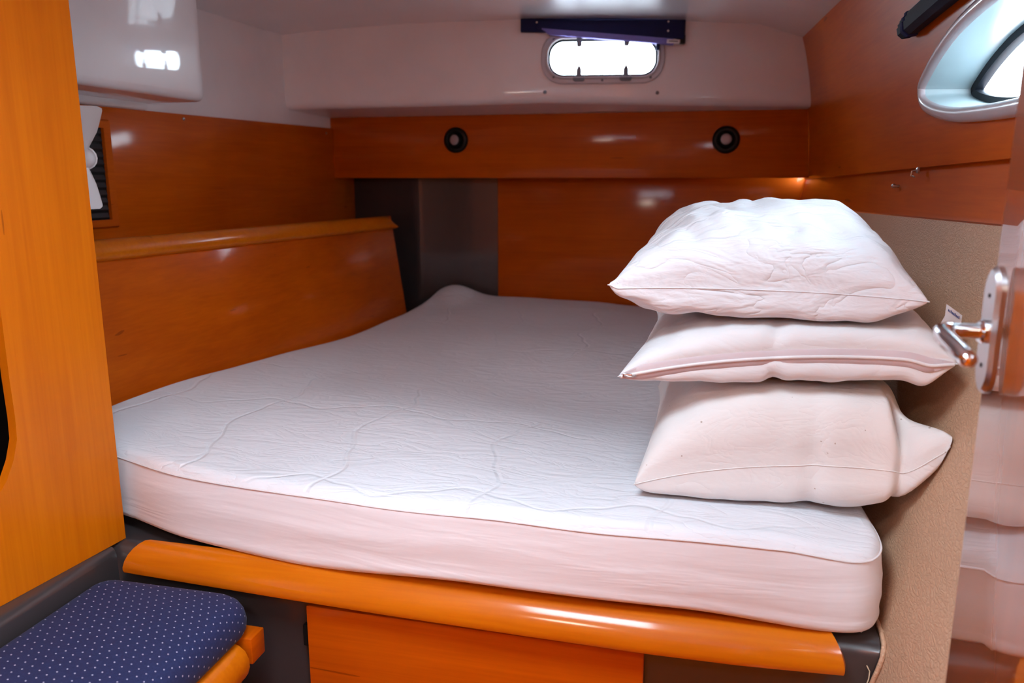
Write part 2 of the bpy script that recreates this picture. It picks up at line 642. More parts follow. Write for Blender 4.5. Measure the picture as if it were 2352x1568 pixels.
# back wall behind the berth: wood, dark corner moulding, fascia board, white deck moulding
mb = MB().box(-0.774, 0.46, 3.10, 3.13, 0.60, 1.45)
wb = mb.build('wall_back', M['wood_x'], bevel=0.002)
tag(wb, kind='structure')
mb = MB()
plan = [(-1.60, 3.17)]
plan += [(-1.36, 3.125), (-1.15, 3.079)]
for k in range(7):                                # rounded vertical edge
    t = k / 6
    a0, a1 = Vector((-1.135, 3.0755)), Vector((-1.080, 3.0765))
    c0 = Vector((-1.108, 3.066))
    p = a0 * (1 - t) ** 2 + c0 * 2 * t * (1 - t) + a1 * t * t
    plan.append((p.x, p.y))
plan += [(-0.95, 3.087), (-0.76, 3.112)]
mb.grid([[(x, y, z) for z in (0.55, 0.9, 1.2, 1.45)] for x, y in plan])
o = mb.build('corner_moulding', M['dark_gelcoat'], wb, angle=60)
o['label'] = 'dark grey glossy moulding in the corner'
o = MB().hexa([(-1.420, 2.97), (0.378, 2.97), (0.376, 2.998), (-1.420, 2.998)], 1.352, 1.5845).build('fascia_board', M['wood_x'], wb, bevel=0.003)
o['label'] = 'long varnished board carrying the two reading lamps'
MB().box(-1.7, 0.6, 2.99, 3.35, 1.575, 1.595).build('locker_top', M['gelcoat'], wb)
MB().box(-1.7, 0.6, 3.30, 3.33, 0.0, 1.59).build('locker_back', M['dark_gelcoat'], wb)


def lip_z(x):
    return interp([(-1.44, 1.590), (-1.05, 1.5955), (-0.53, 1.605), (-0.01, 1.592), (0.36, 1.5865)], x)


def y_white(x):
    return 2.655 + (x + 1.44) / 1.80 * 0.245


WDIR = Vector((1.80, 0.245, 0)).normalized()
WNRM = Vector((0.245, -1.80, 0)).normalized()     # towards the cabin
PORT_C = Vector((-0.333, y_white(-0.333), 1.7500))


def stadium(hw, hh, n=64, p=0.86):
    """rounded port outline, half-width hw, half-height hh"""
    r = hh * p
    pts = []
    for cx, cz, a0 in ((hw - r, hh - r, 0), (-(hw - r), hh - r, 90), (-(hw - r), -(hh - r), 180), (hw - r, -(hh - r), 270)):
        for k in range(n // 4):
            a = radians(a0 + 90 * k / (n // 4 - 1))
            pts.append((cx + r * cos(a), cz + r * sin(a)))
    return pts


def port_pt(u, w, d=0.0):
    return PORT_C + WDIR * u + Vector((0, 0, w)) + WNRM * d


# white moulding: flat face pierced by the port, rounded lower lip, underside back to the fascia
mb = MB()
hole = stadium(0.183, 0.060)
R = []
x0w, x1w = x_left(2.655) - 0.01, 0.42
for (u, w) in hole:
    a = math.atan2(w / 0.06, u / 0.183)
    uu, ww = cos(a), sin(a)
    best = 1e9
    u_lo, u_hi = (-0.60 - PORT_C.x) / WDIR.x, (-0.06 - PORT_C.x) / WDIR.x
    if uu > 1e-6:
        best = min(best, (u_hi) / uu)
    if uu < -1e-6:
        best = min(best, (u_lo) / uu)
    if ww > 1e-6:
        best = min(best, 0.105 / ww)
    if ww < -1e-6:
        best = min(best, 0.105 / -ww)
    e = (uu * best, ww * best)
    R.append([port_pt(u + (e[0] - u) * t, w + (e[1] - w) * t) for t in (0, 0.15, 0.4, 0.7, 1)])
for cu, cw in ((u_lo, -0.105), (u_hi, -0.105), (u_hi, 0.105), (u_lo, 0.105)):
    tgt = port_pt(cu, cw)
    k = min(range(len(R)), key=lambda i: (R[i][-1] - tgt).length)
    a_ = R[k][0]
    R[k] = [a_ + (tgt - a_) * t for t in (0, 0.15, 0.4, 0.7, 1)]
mb.grid(R, close_u=True)
# fill around the pierced rectangle: four strips following the same plane
ua, ub = u_lo, u_hi
zl0, zh0 = PORT_C.z - 0.105, PORT_C.z + 0.105
xsL = [x0w + (-0.60 - x0w) * i / 10 for i in range(11)]
xsM = [-0.60 + 0.54 * i / 8 for i in range(9)]
xsR = [-0.06 + (x1w + 0.06) * i / 8 for i in range(9)]
for xr in (xsL, xsR):
    mb.grid([[Vector((x, y_white(x), z)) for z in (lip_z(x) + .028, zl0, PORT_C.z, zh0, z_ceil(x) + .03)] for x in xr])
mb.grid([[Vector((x, y_white(x), z)) for z in (zh0, z_ceil(x) + .03)] for x in xsM])
mb.grid([[Vector((x, y_white(x), z)) for z in (lip_z(x) + .028, zl0)] for x in xsM])
allx = xsL + xsM[1:] + xsR[1:]
P = []
for x in allx:
    row = []
    zl = lip_z(x)
    yw = y_white(x)
    for k in range(7):
        a = radians(90 * k / 6)
        row.append(Vector((x, yw + 0.028 * (1 - cos(a)), zl + 0.028 * (1 - sin(a)))))
    row.append(Vector((x, 3.01, 1.5835)))
    P.append(row)
mb.grid(P)
o = mb.build('deck_moulding', M['gelcoat'], wb, angle=40)
o['label'] = 'white moulded panel around the small end window'
for (u, z) in ((-0.194, 1.6405), (0.187, 1.635)):
    MB().lathe(PORT_C + WDIR * u + Vector((0, 0, z - 1.75)), WNRM, [(0.0062, 0), (0.0062, 0.002), (0.004, 0.004), (0.001, 0.004)], 14).build('screw', M['clip_grey'], wb)

# ---- end window (opening port)
w1 = thing('window_1', PORT_C)
tag(w1, kind='structure')


def ring(prof, n=64):
    """sweeps (half-width offset, projection) around the port; offsets are added to the pane half sizes"""
    rows = []
    for off, d in prof:
        rows.append([port_pt(u, w, d) for u, w in stadium(0.178 + off, 0.0545 + off, n)])
    return rows


mb = MB()
mb.grid(ring([(0.030, -0.004), (0.030, 0.006), (0.027, 0.010), (0.015, 0.012), (0.013, 0.010), (0.010, -0.02)]), close_v=True)
mb.build('outer_frame', M['frame_grey'], w1, angle=40)
mb = MB()
mb.grid(ring([(0.0135, -0.01), (0.0125, 0.015), (0.010, 0.0185), (0.0065, 0.0175), (0.0055, 0.002), (0.0055, -0.02)]), close_v=True)
mb.build('inner_frame', M['white_plastic'], w1, angle=40)
mb = MB()
mb.grid(ring([(0.0065, 0.004), (0.003, 0.006), (-0.001, 0.004), (-0.0015, -0.006), (0.004, -0.03)]), close_v=True)
mb.build('gasket', M['rubber'], w1, angle=40)
mb = MB()
mb.add([port_pt(u, w, -0.004) for u, w in stadium(0.181, 0.0575)], [tuple(range(64))])
mb.build('pane', M['glass'], w1)
for u in (-0.079, 0.079):
    mb = MB()
    loops = []
    for d in (0.010, 0.018):
        loops.append([port_pt(u + a, b - 0.0675, d) for a, b in stadium(0.0200, 0.0095, 24)])
    mb.loft(loops)
    h = mb.build('hinge', M['clip_grey'], w1, bevel=0.001)
    mb = MB()
    for d in (0.008,):
        prof = [(-0.0085, -0.060), (0.0085, -0.060), (0.0085, -0.038), (0.005, -0.030), (0.0014, -0.024), (0.0012, -0.004), (-0.0012, -0.004), (-0.0014, -0.024), (-0.005, -0.030), (-0.0085, -0.038)]
        mb.loft([[port_pt(u + a, b, d) for a, b in prof], [port_pt(u + a, b, d + 0.006) for a, b in prof]])
    mb.build('friction_arm', M['clip_grey'], h)
    mb = MB()
    prof = [(-0.009, 0.062), (0.009, 0.062), (0.009, 0.040), (0.006, 0.034), (-0.006, 0.034), (-0.009, 0.040)]
    mb.loft([[port_pt(u + a, b, 0.008) for a, b in prof], [port_pt(u + a, b, 0.024) for a, b in prof]])
    mb.build('latch', M['clip_grey'], w1, bevel=0.0015)
for (u, w) in ((-0.165, -0.062), (0.162, -0.066), (0.0, -0.0735), (-0.165, 0.060)):
    MB().lathe(port_pt(u, w, 0.0105), WNRM, [(0.0042, 0), (0.0042, 0.0015), (0.002, 0.0025)], 12).build('screw', M['clip_grey'], w1)

# right side: varnished hull lining with the large port, lower strip, vinyl lining
G = [(1.30, 0.378), (1.35, 0.376), (1.50, 0.367), (1.62, 0.353), (1.72, 0.336), (1.81, 0.312), (1.95, 0.268)]


def x_hull(y, z):
    # gentle curve through the table
    s = 0.0
    for d in (-0.04, -0.02, 0, 0.02, 0.04):
        s += interp(G, z + d)
    return s / 5 - 0.034 * (y - 2.97)


def z_shelf(y):
    return 1.349 + 0.0173 * (2.97 - y)


def z_vin(y):
    return 1.256 + 0.0177 * (3.10 - y)


def x_vin(y, z):
    return 0.278 + 0.28 * (z - 0.70) - 0.034 * (y - 1.09)


# outline of the hull port (y, z), tip towards the berth end
PW = [(1.682, 1.512), (1.668, 1.482), (1.60, 1.461), (1.50, 1.4465), (1.40, 1.441), (1.28, 1.438), (1.15, 1.440), (1.02, 1.450), (0.93, 1.468), (0.885, 1.50),
      (0.875, 1.53), (0.89, 1.565), (0.935, 1.594), (1.02, 1.612), (1.15, 1.621), (1.28, 1.621), (1.393, 1.612), (1.49, 1.597), (1.578, 1.572), (1.64, 1.547), (1.672, 1.530)]


def catmull(pts, n=4):
    out = []
    m = len(pts)
    for i in range(m):
        p0, p1, p2, p3 = (Vector(pts[(i + k - 1) % m]) for k in range(4))
        for s in range(n):
            t = s / n
            out.append(tuple(0.5 * ((2 * p1) + (p2 - p0) * t + (2 * p0 - 5 * p1 + 4 * p2 - p3) * t * t + (3 * p1 - p0 - 3 * p2 + p3) * t ** 3)))
    return out


PWS = catmull(PW, 4)
PCEN = (1.28, 1.53)
mb = MB()
Y0, Y1 = -0.2, 3.06
rows = []
ZT = 1.93
for (y, z) in PWS:
    dy, dz = y - PCEN[0], z - PCEN[1]
    best = 1e9
    if dy > 1e-6:
        best = min(best, (Y1 - PCEN[0]) / dy)
    if dy < -1e-6:
        best = min(best, (Y0 - PCEN[0]) / dy)
    if dz > 1e-6:
        best = min(best, (ZT - PCEN[1]) / dz)
    # lower edge is the sloping shelf line
    den = dz + 0.0173 * dy
    if den < -1e-6:
        best = min(best, (z_shelf(PCEN[0]) - PCEN[1]) / den)
    ey, ez = PCEN[0] + dy * best, PCEN[1] + dz * best
    rows.append([(y + (ey - y) * t, z + (ez - z) * t) for t in (0, 0.06, 0.14, 0.25, 0.38, 0.52, 0.68, 0.84, 1.0)])
n = len(rows)
# snap the four outer corners so the rectangle closes
for cy, cz in ((Y1, ZT), (Y0, ZT), (Y1, z_shelf(Y1)), (Y0, z_shelf(Y0))):
    k = min(range(n), key=lambda i: (rows[i][-1][0] - cy) ** 2 * 0.02 + (rows[i][-1][1] - cz) ** 2)
    y, z = rows[k][0]
    rows[k] = [(y + (cy - y) * t, z + (cz - z) * t) for t in (0, 0.06, 0.14, 0.25, 0.38, 0.52, 0.68, 0.84, 1.0)]
mb.grid([[(x_hull(y, z), y, z) for y, z in r] for r in rows], close_u=True)
# lower edge thickness
ysl = [Y0 + (Y1 - Y0) * i / 30 for i in range(31)]
mb.grid([[(x_hull(y, z_shelf(y)), y, z_shelf(y)), (x_hull(y, z_shelf(y)) + 0.03, y, z_shelf(y) - 0.002)] for y in ysl])
wr = mb.build('wall_right', M['wood_y'], angle=40)
tag(wr, kind='structure')

mb = MB()
ysl = [0.60 + (3.12 - 0.60) * i / 40 for i in range(41)]
mb.grid([[(x_vin(y, z_vin(y)) + 0.030, y, z_vin(y) - 0.012), (x_vin(y, z_vin(y)) + 0.002, y, z_vin(y) - 0.008), (x_vin(y, z_vin(y)) - 0.004, y, z_vin(y) - 0.003), (x_vin(y, z_vin(y)) - 0.002, y, z_vin(y) + 0.004),
          (x_hull(y, z_shelf(y)) + 0.012, y, z_shelf(y) - 0.003), (x_hull(y, z_shelf(y)) + 0.012, y, z_shelf(y) + 0.01)] for y in ysl])
o = mb.build('lower_strip', M['wood_y'], wr, angle=30)
o['label'] = 'narrow varnished strip above the beige vinyl'
mb = MB()
mb.grid([[(x_vin(y, z), y, z) for z in [0.40 + (z_vin(y) - 0.40 - 0.006) * k / 10 for k in range(11)]] for y in [0.835 + (3.11 - 0.835) * i / 30 for i in range(31)]])
mb.grid([[(x_vin(0.835, z) + d, 0.835, z) for d in (0, 0.25)] for z in [0.40 + 0.9 * k / 10 for k in range(11)]])
o = mb.build('vinyl_lining', M['vinyl'], wr, angle=40)
o['label'] = 'beige grained vinyl lining beside the pillows'
pp = [(1.60, .7250), (1.17, .7250), (1.100, .7245), (1.078, .718), (1.067, .705), (1.0645, .69), (1.0640, .66), (1.0640, .55), (1.0640, .42)]
mb = MB().tube([(x_vin(y, z) - 0.003, y - 0.004, z) for y, z in pp], 0.0035, 8)
o = mb.build('piping', M['vinyl'], wr, angle=60)
# little hook and pin on the lining
y, z = 1.707, 1.366
mb = MB().lathe((x_hull(y, z) - 0.0, y, z), (-1, -0.1, 0), [(0.006, 0), (0.006, 0.003), (0.003, 0.005)], 12)
mb.tube([(x_hull(y, z) - .004, y, z), (x_hull(y, z) - .012, y, z - .002), (x_hull(y, z) - .013, y, z - .010), (x_hull(y, z) - .006, y, z - .013)], 0.0018, 6)
mb.build('hook', M['satin_metal'], wr)
y, z = 1.86, 1.333
mb = MB().lathe((x_vin(y, z_vin(y)) + .012, y, z), (-1, -0.1, 0.1), [(0.0035, 0), (0.0035, 0.012), (0.005, 0.016), (0.004, 0.020), (0.001, 0.022)], 12)
mb.build('pin', M['satin_metal'], wr)

# ---- hull port
w2 = thing('window_2', (x_hull(1.28, 1.54), 1.28, 1.54))
tag(w2, kind='structure')


def pw_ring(off, dx, n_in=None):
    """port outline moved inwards by off (metres, approx) and outwards through the hull by dx"""
    out = []
    m = len(PWS)
    for i, (y, z) in enumerate(PWS):
        a, b = Vector(PWS[i - 1]), Vector(PWS[(i + 1) % m])
        t = (b - a).normalized()
        nrm = Vector((t.y, -t.x))
        c = Vector((PCEN[0] - y, PCEN[1] - z))
        if nrm.dot(c) < 0:
            nrm = -nrm
        q = Vector((y, z)) + nrm * off
        out.append(Vector((x_hull(q.x, q.y) + dx, q.x, q.y)))
    return out


mb = MB()
mb.grid([pw_ring(-0.004, 0.004), pw_ring(-0.004, -0.006), pw_ring(-0.001, -0.012), pw_ring(0.006, -0.0155), pw_ring(0.013, -0.0155), pw_ring(0.018, -0.012), pw_ring(0.0205, -0.006)], close_v=True)
mb.build('trim_ring', M['cream_trim'], w2, angle=50)
mb = MB()
mb.grid([pw_ring(0.0195, -0.008), pw_ring(0.0205, 0.01), pw_ring(0.0215, 0.03), pw_ring(0.022, 0.055), pw_ring(0.0225, 0.085)], close_v=True)
mb.build('tunnel', M['tunnel'], w2, angle=50)
mb = MB()
mb.grid([pw_ring(0.0215, 0.070), pw_ring(0.034, 0.071), pw_ring(0.0355, 0.075), pw_ring(0.0345, 0.086)], close_v=True)
mb.build('gasket', M['rubber'], w2, angle=50)
mb = MB()
r1 = pw_ring(0.0225, 0.080)
mb.add(r1, [tuple(range(len(r1)))])
mb.build('pane', M['glass'], w2, angle=None)

# bulkheads around and behind the camera position
wf = MB().box(-1.9, 0.9, -1.03, -1.0, 0, 1.95).build('wall_front', M['wood_x'])
tag(wf, kind='structure')
w5 = MB().box(0.56, 0.59, -1.0, 3.35, 0, 1.40).build('wall_entry', M['gelcoat'])
tag(w5, kind='structure')

# ---- door, standing open beside the camera
DX, DY = 0.2690, 0.800
d1 = thing('door_1', (DX + 0.015, 0.45, 0.45))
tag(d1, kind='structure')
DK = 0.000                                         # slight opening angle: x = DX + DK*(DY - y)


def door_pt(y, z, d=0.0):
    return Vector((DX + DK * (DY - y) - d, y, z))


mb = MB()
mb.add([door_pt(DY, .45), door_pt(0.08, .45), door_pt(0.08, .45, -.03), door_pt(DY, .45, -.03),
        door_pt(DY, 1.83), door_pt(0.08, 1.83), door_pt(0.08, 1.83, -.03), door_pt(DY, 1.83, -.03)],
       [(3, 2, 1, 0), (4, 5, 6, 7), (0, 1, 5, 4), (1, 2, 6, 5), (2, 3, 7, 6), (3, 0, 4, 7)])
mb.build('door_leaf', M['wood_door'], d1, bevel=0.003)
hz = 1.2150
mb = MB()
hh, hwid = 0.0585, 0.0175
outl = []
for k in range(40):
    a = 2 * pi * k / 40
    yy_, zz_ = hwid * cos(a), hh * sin(a)
    # flat-sided plate with rounded ends
    yy_ = max(-hwid, min(hwid, yy_ * 1.35))
    outl.append((0.7815 + yy_, hz + zz_))
mb.loft([[door_pt(y, z, 0.0005) for y, z in outl], [door_pt(y, z, 0.005) for y, z in outl],
         [door_pt(0.7815 + (y - .7815) * .82, hz + (z - hz) * .95, 0.0085) for y, z in outl]])
pl_ = mb.build('handle_plate', M['satin_metal'], d1, angle=30)
pl_['label'] = 'oval satin metal handle plate'
MB().lathe(door_pt(0.7815, hz - .001, 0.006), (-1, 0, 0), [(0.0115, 0), (0.0115, 0.006), (0.0095, 0.008)], 24).build('collar', M['chrome'], pl_)
mb = MB()
LZ = hz - 0.001
path = [door_pt(0.7815, LZ, 0.008), door_pt(0.7815, LZ, 0.020), door_pt(0.7813, LZ, 0.032), door_pt(0.7795, LZ, 0.0405), door_pt(0.773, LZ - .0005, 0.0465), door_pt(0.763, LZ - .0015, 0.0480),
        door_pt(0.746, LZ - .004, 0.0475), door_pt(0.729, LZ - .0065, 0.0465), door_pt(0.713, LZ - .009, 0.0455), door_pt(0.701, LZ - .011, 0.0445), door_pt(0.6975, LZ - .012, 0.044)]
mb.tube(path, [.0075, .0072, .0072, .0078, .0082, .0084, .0082, .0080, .0078, .0068, .003], 16)
le = mb.build('lever', M['chrome'], d1, angle=60)
le['label'] = 'curved chrome door lever'
for dz in (0.032, -0.032):
    MB().lathe(door_pt(0.7815, hz + dz, 0.007), (-1, 0, 0), [(0.0022, 0), (0.0022, 0.002), (0.001, 0.0025)], 10).build('screw', M['black'], pl_)

# ================================================================== berth base, mattress
base = thing('berth_base', (-0.4, 2.0, 0.0))
tag(base, 'dark grey moulded berth base under the white mattress', 'bed base')


def y_base(x):
    return 1.0895 - 0.0185 * (x + 1.0)


mb = MB()
prof = []
for i_ in range(21):
    x = -1.38 + (0.276 + 1.38) * i_ / 20
    yb_ = y_base(x)
    row = [Vector((-1.38 + (0.212 + 1.38) * i_ / 20, 3.095 if x > -0.8 else 3.06, 0.722)), Vector((x, yb_ + 0.03, 0.722))]
    for k in range(1, 6):
        a = radians(90 * k / 5)
        row.append(Vector((x, yb_ + 0.028 - 0.028 * sin(a), 0.694 + 0.028 * cos(a))))
    row += [Vector((x, yb_, 0.60)), Vector((x, yb_, 0.30)), Vector((x, yb_, 0.0))]
    prof.append(row)
mb.grid(prof)
mb.build('body', M['dark_gelcoat'], base, angle=50)
# ledge running forward under the wardrobe side
mb = MB()
row = []
for y in [0.1 + 0.985 * i / 12 for i in range(13)]:
    row.append([Vector((-1.02, y, 0.722)), Vector((-0.972, y, 0.722)), Vector((-0.966, y, 0.7205)), Vector((-0.9615, y, 0.716)), Vector((-0.959, y, 0.708)), Vector((-0.957, y, 0.62)), Vector((-0.957, y, 0.0))])
mb.grid(row)
ledge_mb = mb

# drawer front let into the base
dr = thing('drawer', (-0.317, 1.06, 0.44))
tag(dr, 'varnished wooden drawer front set in the dark berth base', 'drawer')
xa, xb = -0.589, -0.045
mb = MB().hexa([(xa, y_base(xa) - .020), (xb, y_base(xb) - .020), (xb, y_base(xb) - .001), (xa, y_base(xa) - .001)], 0.40, 0.671)
mb.build('drawer_front', M['wood_x'], dr, bevel=0.0025)
MB().hexa([(xa - .012, y_base(xa) - .012), (xa + .003, y_base(xa) - .012), (xa + .003, y_base(xa) - .001), (xa - .012, y_base(xa) - .001)], 0.593, 0.630).build('catch', M['black'], dr, bevel=0.001)

# fiddle rail along the edge of the berth
RIN = [(-0.893, 1.0960), (-0.683, 1.0940), (-0.46, 1.0860), (-0.228, 1.0790), (-0.035, 1.0740), (0.087, 1.0740), (0.200, 1.0760)]
ROUT = [(-0.93, 1.0600), (-0.637, 1.0430), (-0.436, 1.0330), (-0.225, 1.0260), (-0.044, 1.0210), (0.089, 1.0225), (0.226, 1.0310)]
mb = MB()
loops = []
NR = 48
for i in range(NR + 1):
    t = i / NR
    xi = -0.893 + t * (0.199 + 0.893)
    xo = -0.928 + t * (0.224 + 0.928)
    yi, yo = interp(RIN, xi), interp(ROUT, xo)
    zt, zb = 0.7385, 0.6885
    def q(s, z):
        return Vector((xi + (xo - xi) * s, yi + (yo - yi) * s, z))
    lp = [q(0, zt - .020), q(-0.02, zt - .006), q(0.06, zt), q(0.22, zt + .0005), q(0.42, zt - .003), q(0.62, zt - .0095), q(0.80, zt - .0185), q(0.93, zt - .029), q(0.995, zt - .0385), q(1.0, zb + .006), q(0.97, zb + .0015), q(0.88, zb), q(0.45, zb + .004), q(0.35, zb + .01)]
    loops.append(lp)
cen = Vector((0.2115, 1.0535, 0.700))
loops.append([cen + (p - cen) * 0.62 + Vector((0.008, 0.004, -0.002)) for p in loops[-1]])
cen = Vector((-0.91, 1.078, 0.708))
loops.insert(0, [cen + (p - cen) * 0.75 + Vector((-0.006, 0.002, -0.001)) for p in loops[0]])
mb.loft(loops)
o = mb.build('fiddle_rail', M['wood_rail'], angle=40, origin=(-0.35, 1.07, 0.72))
tag(o, 'long varnished wooden edge rail in front of the mattress', 'rail')

# mattress in its fitted cover
TOPZ = 0.870
# outline seen from above (x, y), going round from the front left
OUT = [(-0.962, 1.150), (-0.84, 1.108), (-0.70, 1.086), (-0.55, 1.070), (-0.42, 1.060), (-0.28, 1.053), (-0.13, 1.050), (0.02, 1.052), (0.12, 1.054), (0.19, 1.058), (0.240, 1.070), (0.266, 1.098), (0.276, 1.15),
       (0.272, 1.26), (0.264, 1.5), (0.255, 1.8), (0.241, 2.2), (0.228, 2.6), (0.214, 2.95), (0.200, 3.04), (0.165, 3.078), (0.10, 3.086), (-0.1, 3.086), (-0.4, 3.082), (-0.65, 3.070), (-0.80, 3.062), (-0.92, 3.050), (-0.985, 3.02), (-1.005, 2.96),
       (-1.026, 2.80), (-1.066, 2.45), (-1.11, 2.1), (-1.152, 1.75), (-1.188, 1.48), (-1.200, 1.36), (-1.180, 1.270), (-1.10, 1.205), (-1.03, 1.172)]
OUTS = catmull(OUT, 8)
NO = len(OUTS)


def m_top(x, y):
    z = TOPZ
    z += 0.050 * math.exp(-(((x + 0.93) / 0.10) ** 2 + ((y - 3.00) / 0.12) ** 2))           # puffed far corner
    z += 0.013 * sin(2.6 * x + 3.4 * y - 0.4) * smooth(1.15, 1.6, y)
    z -= 0.026 * math.exp(-(((x + 0.25) / 0.33) ** 2 + ((y - 1.72 + 0.25 * x) / 0.20) ** 2))   # slept-in hollow
    z += 0.014 * math.exp(-(((x + 0.62) / 0.30) ** 2 + ((y - 1.45) / 0.22) ** 2))
    z -= 0.010 * math.exp(-(((x + 0.45) / 0.50) ** 2 + ((y - 2.62) / 0.22) ** 2))
    z += 0.006 * (noise.noise(Vector((x * 2.4, y * 1.9, 3.1)))) * 1.4
    z += 0.0035 * noise.noise(Vector((x * 6.0 + y * 2.5, y * 5.0 - x * 1.5, 9.7)))
    z -= 0.010 * math.exp(-(((x - 0.12) / 0.24) ** 2 + ((y - 1.38) / 0.25) ** 2))            # pressed by the pillows
    z -= 0.016 * smooth(0.13, 0.26, x) * smooth(1.45, 1.10, y)                              # front corner sags
    return z


mb = MB()
cx, cy = -0.45, 2.05
rows = []
RINGS = 60
# top, from the edge towards the middle
for k in range(RINGS):
    s = 1 - (k / RINGS)
    row = []
    for (x, y) in OUTS:
        inset = 0.028
        dx, dy = x - cx, y - cy
        d = sqrt(dx * dx + dy * dy)
        f = s * (d - inset) / d
        px_, py_ = cx + dx * f, cy + dy * f
        row.append(Vector((px_, py_, m_top(px_, py_))))
    rows.append(row)
top_rows = rows
# rounded shoulder and side down to the tucked bottom
side = []
nrm2 = []
for i in range(NO):
    a, b = Vector(OUTS[i - 1]), Vector(OUTS[(i + 1) % NO])
    t = (b - a).normalized()
    nrm2.append(Vector((t.y, -t.x)))
arc = 0.0
arcs = [0.0]
for i in range(1, NO):
    arc += (Vector(OUTS[i]) - Vector(OUTS[i - 1])).length
    arcs.append(arc)
SP = [(-0.018, 0.0), (-0.009, 0.0025), (-0.003, 0.0065), (0.0, 0.0120), (0.0018, 0.0150), (0.0030, 0.024), (0.0055, 0.040), (0.0075, 0.055), (0.0085, 0.070), (0.0080, 0.085), (0.0070, 0.098), (0.0075, 0.108), (0.0090, 0.115), (0.0060, 0.1225), (-0.004, 0.1285), (-0.022, 0.132), (-0.06, 0.134)]
for (o_, dz) in SP:
    row = []
    for i, (x, y) in enumerate(OUTS):
        zt = m_top(x, y)
        q = Vector((x, y)) + nrm2[i] * o_
        k = dz / 0.134
        amp = 0.0030 * sin(pi * min(1, max(0, k))) 
        wv = noise.noise(Vector((arcs[i] * 2.0, dz * 40, 1.7))) + 0.35 * noise.noise(Vector((arcs[i] * 5.0, dz * 75, 5.2)))
        lowz = 0.7265
        if y < 1.25:
            lowz = 0.7265 + 0.016 * smooth(-0.62, -0.30, x) * smooth(0.27, 0.0, x) + 0.010 * smooth(-0.55, -0.95, x) 
        z = zt - (zt - lowz) * k
        rr = amp * wv
        # front: lower hem hangs over the rail in the middle
        q += nrm2[i] * rr
        row.append(Vector((q.x, q.y, z)))
    side.append(row)
P = list(reversed(side)) + top_rows
mb.grid(P, close_v=True)
ctr = len(mb.v)
mb.v.append((cx, cy, m_top(cx, cy)))
last = (len(P) - 1) * NO
for i in range(NO):
    mb.f.append((last + i, last + (i + 1) % NO, ctr))
mb.f.append(tuple(range(NO)))
mt = mb.build('mattress', M['sheet'], angle=70, origin=MAT_BASE, merge=False)
mt.data.materials.append(M['sheet_flank'])
nside = (len(side) - 3) * NO                        # rows of faces below the seam
for pi_, po in enumerate(mt.data.polygons):
    if pi_ < nside - NO * 1:
        po.material_index = 1
tag(mt, 'white mattress in a quilted fitted cover on the berth', 'mattress')
mb = MB()
seam_pts = []
for i, (x, y) in enumerate(OUTS):
    q = Vector((x, y)) + nrm2[i] * 0.0022
    zt = m_top(x, y)
    seam_pts.append(Vector((q.x, q.y, zt - 0.0148)))
mb.closed_tube(seam_pts, 0.0016, 6)
o = mb.build('seam_piping', M['sheet_side'], mt, angle=70)
# crumpled cover tucked under the near right corner
mb = MB()
P = []
for i in range(25):
    t = i / 24
    x = 0.175 + 0.092 * t
    y = 1.068 + 0.030 * t + 0.004 * sin(t * 21)
    P.append([Vector((x, y + 0.010, 0.742)), Vector((x, y + 0.002 * sin(t * 33), 0.736)), Vector((x, y - .004 + 0.004 * sin(t * 27 + 1), 0.729)), Vector((x, y + .004 + 0.003 * sin(t * 40), 0.7240 + .0012 * sin(t * 30))), Vector((x, y + 0.03, 0.7235))])
mb.grid(P)
mb.build('cover_tuck', M['sheet_side'], mt, angle=70)

